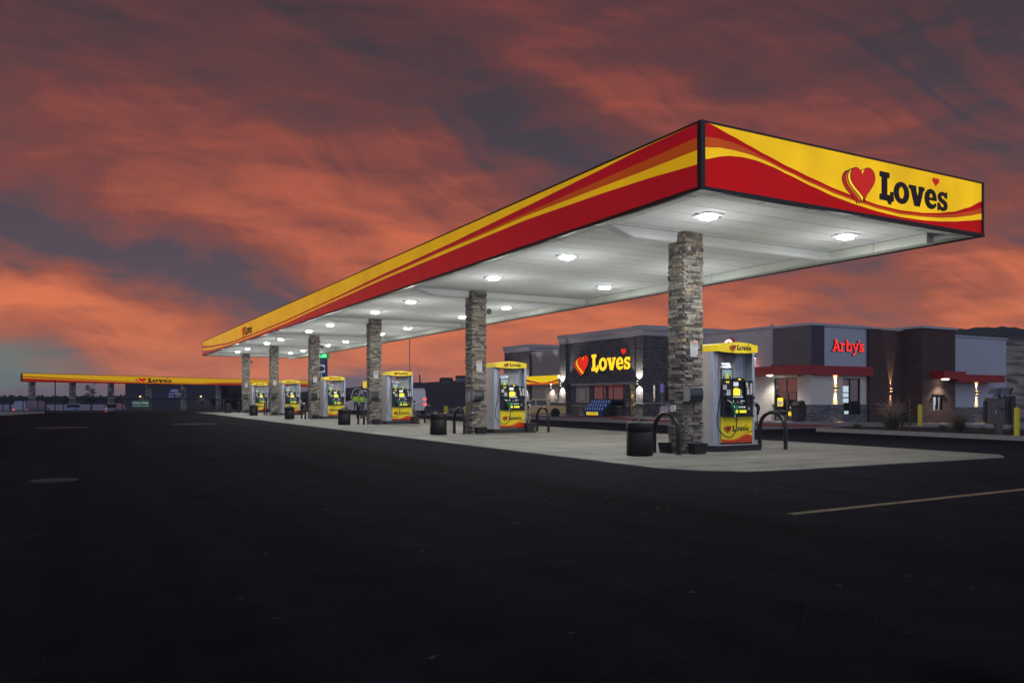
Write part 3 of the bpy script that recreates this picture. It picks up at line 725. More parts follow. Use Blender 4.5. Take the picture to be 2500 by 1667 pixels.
def PX(x): return 13.19+(x-603)*.001324
def PZ(y): return 2.706-y*.000984          # upper half of the front face
def PQ(y): return 1.356-.000984*y          # lower half
def pumps():
    o0 = (13.55, 14.15, 0)
    t = empty('fuel_pump', 'x', 'fuel pump', o0, group='fuel pumps on the islands')
    B = lambda mb, name, par=t, **kw: mb.build(name, par, o0, **kw)
    Y = 13.80
    mb = MB()      # left column
    mb.prism([(12.90, 13.84), (12.94, 13.80), (13.09, 13.80), (13.19, 13.83), (13.19, 14.45), (12.90, 14.45)], .156, 2.33, 'pump_silver')
    mb.box(12.896, 12.90, 13.86, 14.43, .17, 2.3, 'pump_grey'); mb.box(13.086, 13.094, 13.796, 13.80, .16, 2.3, 'black_trim')
    B(mb, 'hose_column')
    mb = MB(); mb.prism([(14.18, 13.81), (14.25, 13.80), (14.28, 13.84), (14.28, 14.45), (14.18, 14.45)], .156, 2.33, 'pump_silver')
    mb.box(14.10, 14.18, 14.0, 14.3, 1.66, 2.3, 'pump_silver'); B(mb, 'hose_column')
    mb = MB(); mb.box(13.19, 14.18, 13.86, 14.44, .156, 1.60, 'pump_grey'); mb.box(13.54, 13.94, 14.12, 14.2, 1.6, 2.30, 'pump_grey')
    mb.prism([(13.94, 14.2), (13.94, 14.12), (14.10, 14.02), (14.10, 14.2)], 1.6, 2.3, 'pump_silver')
    mb.box(13.19, 14.18, 14.44, 14.50, .2, 1.66, 'pump_black'); B(mb, 'cabinet')
    mb = MB()      # bezel with a hump, a recessed centre and keypad ledge
    out = [(13.19, .82), (14.18, .82), (14.18, 1.66)]+[(13.73+.19*cos(a), 1.645+.085*sin(a)) for a in [D2(10*i) for i in range(1, 18)]]+[(13.19, 1.66)]
    mb.flat((out, [[(13.53, .87), (13.98, .87), (13.92, 1.64), (13.55, 1.64)][::1]]), (0, Y+.05, 0), (1, 0, 0), (0, 0, 1), (0, -1, 0), 1, .07, 'pump_black')
    mb.flat((out, []), (0, Y+.06, 0), (1, 0, 0), (0, 0, 1), (0, -1, 0), 1, .04, 'pump_black')
    mb.prism([(13.19, 13.74), (14.18, 13.74), (14.18, 13.8), (13.19, 13.8)], .805, .835, 'pump_black')
    mb.flat((hpoly(0, 0, .001, .001), []), (13.7, Y, 1.7), (1, 0, 0), (0, 0, 1), (0, -1, 0), 1, .01, 'pump_black')
    bez = B(mb, 'control_panel')
    F = Y-.0225
    def P(mb, x0, x1, y0, y1, m, low=False, d=0.): f = PQ if low else PZ; panel(mb, PX(x0), PX(x1), f(y1), f(y0), Y+.02-d, m)
    def Pf(mb, x0, x1, y0, y1, m, low=False): f = PQ if low else PZ; panel(mb, PX(x0), PX(x1), f(y1), f(y0), F+.0025, m)
    mb = MB(); P(mb, 885, 1020, 1100, 1195, 'glow_white')
    for i in range(4): text(mb, '-- --', ((PX(952)), Y+.0165, PZ(1118+i*20)), FY['u'], FY['v'], FY['n'], .018, .001, 'logo_black')
    B(mb, 'price_display', bez)
    mb = MB(); P(mb, 888, 1062, 1265, 1420, 'screen_yellow'); 
    for i in range(3): mb.box(PX(915), PX(1035), Y+.0155, Y+.0165, PZ(1305+i*32), PZ(1301+i*32), 'warn_orange')
    B(mb, 'screen', bez)
    mb = MB(); P(mb, 925, 1010, 1235, 1252, 'key_yellow'); B(mb, 'screen_badge', bez); mb = MB(); P(mb, 868, 1130, 1445, 1466, 'key_white'); B(mb, 'card_strip', bez); mb = MB()
    for i in range(4): P(mb, 862, 880, 1290+i*38, 1308+i*38, 'key_white')
    B(mb, 'soft_keys', bez); mb = MB()
    for i in range(4): P(mb, 1078, 1096, 1290+i*38, 1308+i*38, 'key_white')
    B(mb, 'soft_keys', bez); mb = MB()
    P(mb, 870, 908, 165, 200, 'key_white', True); mb.box(PX(980), PX(1012), Y+.0, Y+.02, PQ(235), PQ(188), 'steel'); P(mb, 1070, 1180, 174, 188, 'key_white', True)
    P(mb, 1095, 1120, 120, 140, 'label_blue', True); P(mb, 1070, 1125, 205, 250, 'box_grey', True)
    mb.box(PX(940), PX(1030), Y-.0, Y+.02, PQ(150), PQ(118), 'black_trim'); B(mb, 'card_reader', bez)
    mb = MB(); mb.box(PX(872), PX(988), Y-.03, Y+.02, PQ(488), PQ(285), 'key_green')
    mb.flat(rrect(PX(890), PX(935), PQ(340), PQ(315), .008), (0, Y-.03, 0), *FY.values(), 1, .002, 'key_white')
    mb.flat(rrect(PX(912), PX(972), PQ(470), PQ(400), .012), (0, Y-.03, 0), *FY.values(), 1, .004, 'key_yellow')
    mb.box(PX(1000), PX(1200), Y-.02, Y+.02, PQ(480), PQ(295), 'pump_black')
    for i in range(3):
        a = 1008+i*56; mb.flat(rrect(PX(a), PX(a+42), PQ(338), PQ(314), .007), (0, Y-.02, 0), *FY.values(), 1, .002, 'key_white')
        P(mb, a+6, a+40, 350, 372, 'box_grey', True, .04); a += 12
        mb.flat(rrect(PX(a), PX(a+54), PQ(468), PQ(402), .012), (0, Y-.02, 0), *FY.values(), 1, .004, 'key_yellow')
    B(mb, 'grade_buttons', bez)
    mb = MB()
    for x0, x1, y0, y1 in ((628, 712, 1175, 1280), (1178, 1224, 1105, 1182), (1194, 1242, 1195, 1236), (1204, 1258, 1255, 1396), (1284, 1330, 1130, 1400)):
        Pf(mb, x0, x1, y0, y1, 'label_white')
        for j in range(int((y1-y0)/16)-1): mb.box(PX(x0+8), PX(x1-10), F-.0015, F-.0005, PZ(y0+18+j*16), PZ(y0+14+j*16), 'box_grey')
        B(mb, 'sticker', bez); mb = MB()
    Pf(mb, 655, 714, 1375, 1410, 'label_blue'); B(mb, 'sticker', bez); mb = MB(); Pf(mb, 690, 775, 1085, 1115, 'key_yellow'); Pf(mb, 700, 765, 1128, 1150, 'box_grey'); B(mb, 'sticker', bez); mb = MB(); Pf(mb, 1225, 1272, 330, 400, 'box_grey', True); B(mb, 'intercom', bez); mb = MB(); mb.flat((ell(PX(1020), 1.688, .05, .02), []), (0, Y+.02-.04, 0), *FY.values(), 1, .004, 'key_yellow')
    B(mb, 'pay_badge', bez)
    # lower yellow door with the wave
    zb, zt = .20, .812; x0_, x1_ = 13.195, 14.175
    T1 = [(610, 990), (700, 1050), (800, 1085), (900, 1095), (1000, 1075), (1100, 1010), (1200, 945), (1335, 900)]
    T2 = [(610, 1000), (700, 1058), (800, 1095), (900, 1103), (1000, 1084), (1100, 1022), (1200, 962), (1335, 935)]
    T3 = [(610, 1085), (750, 1110), (900, 1115), (1000, 1090), (1100, 1030), (1180, 995), (1230, 985), (1290, 1000), (1335, 1030)]
    tb = [[(PX(a), PQ(b)) for a, b in T] for T in (T1, T2, T3)]
    mb = MB(); n = 40
    for i in range(n):
        a, b = x0_+(x1_-x0_)*i/n, x0_+(x1_-x0_)*(i+1)/n
        za = [zt]+[interp(T, a) for T in tb]+[zb]; zc = [zt]+[interp(T, b) for T in tb]+[zb]
        for j, m in enumerate(('pump_yellow', 'pump_red', 'pump_yellow', 'pump_red')):
            mb.face([(a, Y, za[j+1]), (b, Y, zc[j+1]), (b, Y, zc[j]), (a, Y, za[j])], m)
    mb.box(x0_, x1_, Y+.004, Y+.06, zb, zt, 'pump_yellow')
    door = B(mb, 'lower_door')
    mb = MB(); logo(mb, (PX(858), Y, PQ(905)), FY['u'], FY['v'], FY['n'], .128, .535, .003, 'logo_black', big=False); B(mb, 'logo', door)
    mb = MB(); mb.lathe([(.028, 0), (.028, -.02), (.02, -.026), (.001, -.026)], 'pump_yellow', (PX(985), Y, PQ(600)), 16, 'y'); mb.lathe([(.036, 0), (.036, -.006), (.028, -.006)], 'black_trim', (PX(978), Y, PQ(602)), 16, 'y'); B(mb, 'lock_knob', door)
    mb = MB(); mb.box(13.19, 14.18, Y+.005, Y+.06, .156, .197, 'black_trim'); B(mb, 'kick_plate')
    # advert screen on the left of the open bay
    mb = MB(); mb.box(13.20, 13.56, Y+.02, Y+.16, 1.66, 1.955, 'pump_black'); mb.box(13.215, 13.535, Y+.016, Y+.02, 1.69, 1.93, 'black_trim'); sc_ = B(mb, 'video_screen')
    mb = MB(); mb.box(13.222, 13.528, Y+.0135, Y+.016, 1.70, 1.915, 'poster_sky')
    for (cx_, w_, h_, m_) in ((13.30, .04, .09, 'shelf_goods'), (13.36, .05, .15, 'bottle_lime'), (13.42, .045, .12, 'bottle_lime'), (13.27, .05, .06, 'bottle_dark'), (13.47, .05, .07, 'bottle_dark')):
        mb.box(cx_-w_/2, cx_+w_/2, Y+.0105, Y+.0135, 1.70, 1.70+h_, m_)
    B(mb, 'advert_picture', sc_)
    mb = MB(); mb.prism([(13.20, Y+.04), (13.54, Y+.04), (13.54, Y+.14), (13.20, Y+.14)], 1.955, 2.08, 'pump_silver', [(13.21, Y+.08), (13.52, Y+.08), (13.52, Y+.14), (13.21, Y+.14)])
    mb.box(13.23, 13.42, Y+.048, Y+.06, 1.985, 2.0, 'label_blue'); mb.box(13.23, 13.40, Y+.055, Y+.07, 2.02, 2.035, 'label_blue'); B(mb, 'screen_header')
    # topper sign
    n = 16
    xs_ = [12.92+1.245*i/n for i in range(n+1)]
    zt_ = [2.475+.068*sin(pi*(i/n)**.9) for i in range(n+1)]; zb_ = [2.325-.035*sin(pi*(i/n)**.9) for i in range(n+1)]; yf = [13.62-.07*sin(pi*i/n) for i in range(n+1)]
    mb = MB()
    for i in range(n):
        a, b = i, i+1
        mb.face([(xs_[a], yf[a], zb_[a]), (xs_[b], yf[b], zb_[b]), (xs_[b], yf[b], zt_[b]), (xs_[a], yf[a], zt_[a])], 'topper_yellow')
        yr = 14.42
        mb.face([(xs_[a], yr, zb_[a]), (xs_[a], yr, zt_[a]), (xs_[b], yr, zt_[b]), (xs_[b], yr, zb_[b])], 'topper_yellow')
        mb.face([(xs_[a], yf[a], zt_[a]), (xs_[b], yf[b], zt_[b]), (xs_[b], yr, zt_[b]), (xs_[a], yr, zt_[a])], 'topper_yellow')
        mb.face([(xs_[a], yf[a], zb_[a]), (xs_[a], yr, zb_[a]), (xs_[b], yr, zb_[b]), (xs_[b], yf[b], zb_[b])], 'pump_black')
    for a, f in ((0, 1), (n, -1)):
        q = [(xs_[a], yf[a], zb_[a]), (xs_[a], yf[a], zt_[a]), (xs_[a], 14.42, zt_[a]), (xs_[a], 14.42, zb_[a])]; mb.face(q[::f], 'topper_yellow')
    top = B(mb, 'topper_sign')
    mb = MB(); logo(mb, (13.43, 13.553, 2.362), FY['u'], FY['v'], FY['n'], .112, .46, .003, 'logo_black', big=False); B(mb, 'logo', top)
    # hoses and nozzles
    mb = MB()
    H = [(585, 690, 0), (560, 900, 0), (530, 1080, 0), (500, 1230, 0), (470, 1400, 0)]
    pts = [(PX(585), 13.82, 2.06), (PX(578), 13.76, 1.98), (PX(550), 13.73, 1.80), (PX(520), 13.70, 1.60), (PX(495), 13.68, 1.40), (PX(470), 13.67, 1.22), (PX(430), 13.66, 1.00), (PX(400), 13.65, .85), (PX(385), 13.64, .67), (PX(405), 13.62, .54), (PX(470), 13.60, .43), (PX(560), 13.59, .36), (PX(650), 13.59, .335), (PX(740), 13.60, .38), (PX(810), 13.62, .49), (PX(845), 13.64, .62), (PX(852), 13.66, .74), (PX(838), 13.68, .80)]
    P3 = smoothpts3(pts, 4); mb.tube(P3, .0125, 'rubber', 10); B(mb, 'hose')
    mb = MB()
    mb.tube([(PX(838), 13.68, .795), (PX(832), 13.69, .86)], .022, 'steel', 12)
    mb.tube(smoothpts3([(PX(830), 13.69, .86), (PX(815), 13.68, .95), (PX(790), 13.69, 1.04), (PX(765), 13.71, 1.10)], 4), .030, 'nozzle_green', 12, r2=.038)
    mb.tube(smoothpts3([(PX(820), 13.70, .90), (PX(860), 13.70, .96), (PX(868), 13.70, 1.06), (PX(830), 13.70, 1.13), (PX(775), 13.71, 1.12)], 4), .016, 'nozzle_green', 8)
    mb.tube(smoothpts3([(PX(790), 13.70, .90), (PX(745), 13.72, .95), (PX(735), 13.72, 1.04), (PX(760), 13.72, 1.10)], 4), .008, 'black_trim', 8)
    mb.tube([(PX(775), 13.71, 1.13), (PX(735), 13.73, 1.17), (PX(700), 13.77, 1.205)], .013, 'steel', 10)
    mb.box(PX(660), PX(765), 13.72, 13.80, 1.22, 1.28, 'pump_black'); B(mb, 'nozzle')
    mb = MB()
    mb.tube(smoothpts3([(PX(1460), 13.78, .85), (PX(1470), 13.77, .95), (PX(1455), 13.77, 1.04), (PX(1420), 13.78, 1.10)], 4), .034, 'pump_black', 12, r2=.04)
    mb.tube(smoothpts3([(PX(1455), 13.76, .9), (PX(1500), 13.77, .98), (PX(1490), 13.77, 1.06), (PX(1430), 13.77, 1.12)], 4), .018, 'pump_black', 8)
    mb.tube([(PX(1420), 13.78, 1.11), (PX(1370), 13.80, 1.18), (PX(1330), 13.83, 1.23)], .014, 'steel', 10)
    mb.tube([(PX(1458), 13.78, .85), (PX(1458), 13.78, .80)], .022, 'steel', 12); mb.box(PX(1290), PX(1375), 13.75, 13.84, 1.22, 1.28, 'pump_black'); B(mb, 'nozzle')
    mb = MB(); mb.tube(smoothpts3([(PX(1458), 13.78, .80), (PX(1455), 13.78, .6), (PX(1450), 13.76, .4), (PX(1470), 13.78, .28), (PX(1500), 13.9, .24), (PX(1520), 14.02, .3), (PX(1505), 14.08, .7), (PX(1480), 14.1, 1.3), (PX(1440), 14.1, 2.1)], 4), .0125, 'rubber', 10); B(mb, 'hose')
    mb = MB(); mb.tube([(14.30, 13.95, 1.72), (14.30, 13.95, 2.08)], .022, 'reflective', 10); mb.tube([(14.30, 13.95, 2.08), (14.27, 14.0, 2.2)], .012, 'rubber', 8); B(mb, 'hose_retractor')
    for k in range(6):
        p = place(t, k, (o0[0], o0[1]+(PITCH-.0)*k, 0), ('%s yellow topped fuel pump' % NTH[k]).capitalize().replace('Nearest', 'nearest') + (', with the numeral %d on its panel' % (2*k+1)))
        p['label'] = p['label'][0].lower()+p['label'][1:]
        mb = MB(); Pf(mb, 716, 800, 1287, 1415, 'label_white'); text(mb, str(2*k+1), (PX(757), F, PZ(1362)), FY['u'], FY['v'], FY['n'], .10, .002, 'logo_black', .02)
        mb.box(PX(728), PX(790), F-.0018, F, PZ(1318), PZ(1305), 'box_grey')
        mb.build('pump_number', p, o0)
def smoothpts3(P, k=5):
    o = []; Q = [P[0]]+list(P)+[P[-1]]
    for i in range(1, len(Q)-2):
        for j in range(k):
            t = j/k; o.append(tuple(.5*((2*b)+(-a+c)*t+(2*a-5*b+4*c-d)*t*t+(-a+3*b-3*c+d)*t**3) for a, b, c, d in zip(*Q[i-1:i+3])))
    o.append(tuple(P[-1])); return o
mat('poster_sky', (.3, .4, .5), .3, emit=(.3, .4, .5), es=.3, noise=.4, nscale=9)
mat('bottle_lime', (.5, .6, .02), .3, emit=(.45, .55, .02), es=.35, noise=.3, nscale=30)
mat('bottle_dark', (.02, .025, .02), .3, noise=.4, nscale=30)
pumps()

# hoop bollards
def hoop(x, y):
    o0 = (x, y, 0); mb = MB()
    pts = [(x, y-.41, 0), (x, y-.41, .3), (x, y-.41, .46)]+[(x, y-.41*cos(a), .49+.41*sin(a)) for a in [D2(i*12) for i in range(1, 15)]]+[(x, y+.41, .46), (x, y+.41, .3), (x, y+.41, 0)]
    mb.tube(pts, .05, 'hoop_black', 16)
    for s in (-1, 1): mb.lathe([(.075, .013), (.075, .02), (.05, .026)], 'hoop_black', (x, y+s*.41, 0), 16)
    return tag(mb.build('hoop_bollard', origin=o0), 'x', 'bollard', 'bent pipe bollards guarding the islands')
SHB = [0, .09, .18, .26, .32, .38]
def hoops():
    a = hoop(11.45, 13.70); b = hoop(14.87, 13.82)
    for k in range(6):
        for first, X, Yb, sd in ((a, 11.45, 13.70, 'left end of the %s island, between bin and column'), (b, 14.87, 13.82, 'right end of the %s island, past the fuel pump')):
            lb = 'black bent pipe bollard at the '+sd % NTH[k]
            loc = (X+SHB[k], Yb+PITCH*k, 0)
            o = first if k == 0 else first.copy()
            if k: COL.objects.link(o)
            o.location = loc; o['label'] = lb
hoops()
# litter bins
def bins():
    o0 = (10.6, 13.55, 0); t = empty('litter_bin', 'x', 'litter bin', o0, group='round black litter bins beside the columns')
    mb = MB(); r = .282
    mb.lathe([(r-.015, .013), (r, .03), (r, .515), (r-.008, .523)], 'bin_black', o0, 40); mb.build('body', t, o0)
    mb = MB(); mb.lathe([(r-.01, .525), (r+.002, .532), (r+.002, .70), (r-.02, .725), (r-.09, .745), (.12, .752), (.11, .735), (.10, .70), (.001, .69)], 'bin_black', o0, 40)
    lid = mb.build('lid', t, o0)
    mb = MB()
    for i in range(4):
        a = pi/4+i*pi/2; mb.tube(smoothpts3([(o0[0]+.16*cos(a), o0[1]+.16*sin(a), .74), (o0[0]+.10*cos(a), o0[1]+.10*sin(a), .78), (o0[0], o0[1], .785)], 3), .018, 'bin_black', 8)
    mb.build('lid_bridge', lid, o0)
    for k in range(6): place(t, k, (o0[0]+SHB[k], o0[1]+PITCH*k, 0), 'round black litter bin left of the %s stone column' % NTH[k])
bins()

# column fittings: placard, towel dispenser, waste box, sounders
def fittings():
    o0 = (12.05, 13.45, 2.17); t = empty('warning_placard', 'x', 'sign', o0, group='warning placards on the columns')
    mb = MB(); mb.flat(rrect(11.95, 12.16, 2.165, 2.525, .012), (0, 13.475, 0), *FY.values(), 1, .012, 'paper_white'); pl = mb.build('board', t, o0)
    mb = MB(); mb.box(11.965, 12.145, 13.460, 13.463, 2.455, 2.505, 'warn_orange')
    text(mb, 'WARNING', (12.055, 13.460, 2.48), *FY.values(), .032, .001, 'paper_white', .01)
    text(mb, 'NO SMOKING', (12.055, 13.463, 2.43), *FY.values(), .028, .001, 'logo_black', .01); text(mb, 'STOP MOTOR', (12.055, 13.463, 2.395), *FY.values(), .028, .001, 'logo_black', .01)
    for i in range(7): mb.box(11.975, 12.135-.02*(i % 3), 13.460, 13.463, 2.35-i*.025, 2.356-i*.025, 'box_grey')
    mb.build('lettering', t, o0)
    for k in range(6): place(t, k, (o0[0]+SHC[k], o0[1]+PITCH*k, o0[2]), 'small white warning placard on the %s stone column' % NTH[k])
    o0 = (11.92, 13.40, 1.16); t = empty('towel_dispenser', 'x', 'dispenser', o0, group='paper towel dispensers on the columns')
    mb = MB()
    prof = [(.0, .0), (-.17, .0), (-.215, .03), (-.235, .12), (-.225, .24), (-.19, .32), (-.12, .36), (0, .36)]
    x0, x1 = 11.76, 12.13; v = [(x0, 13.48+a, 1.165+b) for a, b in prof]+[(x1, 13.48+a, 1.165+b) for a, b in prof]; n_ = len(prof)
    mb.faces(v, [tuple(range(n_-1, -1, -1)), tuple(range(n_, 2*n_))], 'plastic_smoke_dark'); mb.faces(v, [(i, i+1, n_+i+1, n_+i) for i in range(n_-1)], 'plastic_smoke', True)
    mb.faces(v, [(n_-1, 0, n_, 2*n_-1)], 'plastic_smoke_dark'); mb.build('cover', t, o0, bevel=.008)
    mb = MB(); mb.flat(([(13.48+.95*a-.005, 1.17+.95*b) for a, b in prof], []), (11.76, 0, 0), (0, 1, 0), (0, 0, 1), (-1, 0, 0), 1, .006, 'box_grey'); mb.build('end_cap', t, o0)
    mb = MB(); mb.box(12.13, 12.17, 13.36, 13.37, 1.29, 1.30, 'steel'); mb.build('latch', t, o0)
    for k in range(6): place(t, k, (o0[0]+SHC[k], o0[1]+PITCH*k, o0[2]), 'smoked plastic towel dispenser on the front of the %s stone column' % NTH[k])
    c = copytree(t, loc=(11.80, 13.79, 1.16), label='towel dispenser on the lane side of the nearest stone column, half hidden'); c.location = (12.1, 14.12, 1.16); c.rotation_euler = (0, 0, pi)
    o0 = (12.02, 13.33, 0); mb = MB()
    mb.prism([(11.88, 13.24), (12.20, 13.24), (12.20, 13.43), (11.88, 13.43)], .013, .235, 'island_black', [(11.85, 13.21), (12.23, 13.21), (12.23, 13.43), (11.85, 13.43)])
    mb.box(11.84, 12.24, 13.20, 13.435, .235, .25, 'island_black')
    w = tag(mb.build('washer_tub', origin=o0, bevel=.006), 'x', 'tub', 'black tubs at the foot of the columns')
    for k in range(6):
        o = w if k == 0 else w.copy()
        if k: COL.objects.link(o)
        o.location = (o0[0]+SHC[k], o0[1]+PITCH*k, 0); o['label'] = 'low black tub at the front foot of the %s stone column' % NTH[k]
    o0 = (11.70, 13.75, 0); mb = MB(); mb.prism([(11.64, 13.9), (11.76, 13.9), (11.76, 14.15), (11.64, 14.15)], .013, .24, 'island_black', [(11.6, 13.88), (11.76, 13.88), (11.76, 14.17), (11.6, 14.17)])
    tag(mb.build('washer_tub', origin=o0), 'small black tub at the left foot of the nearest stone column', 'tub')
    mb = MB(); mb.flat(rrect(-13.88, -13.72, .94, 1.08, .03), (11.76, 0, 0), (0, -1, 0), (0, 0, 1), (-1, 0, 0), 1, .05, 'paper_white'); tag(mb.build('switch_box', origin=(11.76, 13.8, 1)), 'small white box on the left face of the nearest column', 'switch box')
    mb = MB(); mb.flat(rrect(-24.84, -24.60, 1.13, 1.45, .01), (11.91, 0, 0), (0, -1, 0), (0, 0, 1), (-1, 0, 0), 1, .05, 'box_grey'); tag(mb.build('electrical_box', origin=(11.9, 24.7, 1.3)), 'pale grey electrical box on the left face of the second column', 'electrical box')
    first = None
    for k, nm in ((1, 'second'), (3, 'fourth'), (5, 'farthest')):
        x, y, z = 12.33+SHC[k], 13.7+PITCH*k, 4.27
        if first is None:
            first = t = empty('horn_speaker', 'x', 'speaker', (x, y, z), group='horn speakers high on the columns'); f0 = (x, y, z)
            mb = MB(); mb.box(x-.02, x+.10, y-.02, y+.02, z-.02, z+.02, 'fixture_dark'); mb.build('bracket', t, f0)
            mb = MB(); c = (x+.16, y, z); mb.lathe([(.03, .1), (.05, .0), (.10, -.10), (.105, -.12), (.085, -.10), (.03, -.04), (.028, -.09), (.001, -.1)], 'horn_grey', c, 20, 'y'); mb.build('horn', t, f0)
            first['label'] = 'small horn speaker high on the second stone column'
        else: copytree(first, loc=(x, y, z), label='small horn speaker high on the %s stone column' % nm)
mat('fixture_dark', (.05, .05, .045), .5); mat('horn_grey', (.10, .10, .085), .4)
fittings()
# squeegee tubs with handles on later islands
def squeegees():
    o0 = (14.28, 24.55, 0); t = empty('squeegee_bucket', 'x', 'bucket', o0, group='squeegee buckets beside the pumps')
    mb = MB(); mb.box(14.10, 14.46, 24.42, 24.68, .013, .33, 'island_black'); mb.box(14.08, 14.48, 24.40, 24.70, .33, .35, 'island_black'); mb.box(14.36, 14.44, 24.412, 24.42, .06, .2, 'hose_ochre'); mb.build('bucket', t, o0, bevel=.01)
    mb = MB(); mb.tube([(14.22, 24.5, .2), (14.10, 24.47, .6), (13.98, 24.42, .98)], .011, 'bollard_yellow', 8); mb.box(13.93, 14.0, 24.36, 24.48, .98, 1.02, 'black_trim'); mb.build('squeegee', t, o0)
    mb = MB(); mb.tube([(14.30, 24.6, .2), (14.29, 24.62, .95)], .013, 'steel', 8); mb.lathe([(.02, 0), (.028, .03), (.028, .09), (.001, .1)], 'paper_white', (14.29, 24.62, .93), 10); mb.build('handle', t, o0)
    for k in range(5): place(t, k, (o0[0], o0[1]+PITCH*k, 0), 'black squeegee bucket with a yellow handle beside the %s fuel pump' % NTH[k+1])
mat('hose_ochre', (.16, .13, .02), .5)
squeegees()

# ------------------------------------------------------------------ buildings
def wall(mb, face, P, a0, a1, z0, z1, t, m, holes=()):
    """wall whose outer face lies at P; face 'x' looks to -X, 'y' looks to -Y; holes = (a0, a1, z0, z1)"""
    A = sorted({a0, a1, *[h[0] for h in holes], *[h[1] for h in holes]}); Z = sorted({z0, z1, *[h[2] for h in holes], *[h[3] for h in holes]})
    for i in range(len(A)-1):
        for j in range(len(Z)-1):
            ca, cz = (A[i]+A[i+1])/2, (Z[j]+Z[j+1])/2
            if any(h[0] < ca < h[1] and h[2] < cz < h[3] for h in holes): continue
            if face == 'x': mb.box(P, P+t, A[i], A[i+1], Z[j], Z[j+1], m)
            else: mb.box(A[i], A[i+1], P, P+t, Z[j], Z[j+1], m)
def sconce(parent, O, x, y, z, face, col, e, w=.09, h=.22, energy=60, glow='cool_glow', wide=.75):
    mb = MB()
    if face == 'x': mb.box(x-.30, x, y-w, y+w, z-h/2, z+h/2, 'sconce_metal'); c = (x-.24, y)
    else: mb.box(x-w, x+w, y-.16, y, z-h/2, z+h/2, 'sconce_metal'); c = (x, y-.055)
    o = mb.build('wall_lamp', parent, O)
    mb = MB()
    for s in (-1, 1): mb.box(c[0]-.045, c[0]+.045, c[1]-.045, c[1]+.045, z+s*(h/2+.001), z+s*(h/2+.012), glow)
    mb.build('lamp_lens', o, O)
    for s in (-1, 1):
        lamp('SPOT', 'lamp_beam', parent, (c[0]-O[0], c[1]-O[1], z+s*(h/2+.03)-O[2]), energy, col, (0 if s < 0 else pi, 0, 0), spot=wide, blend=.45, r=.02)

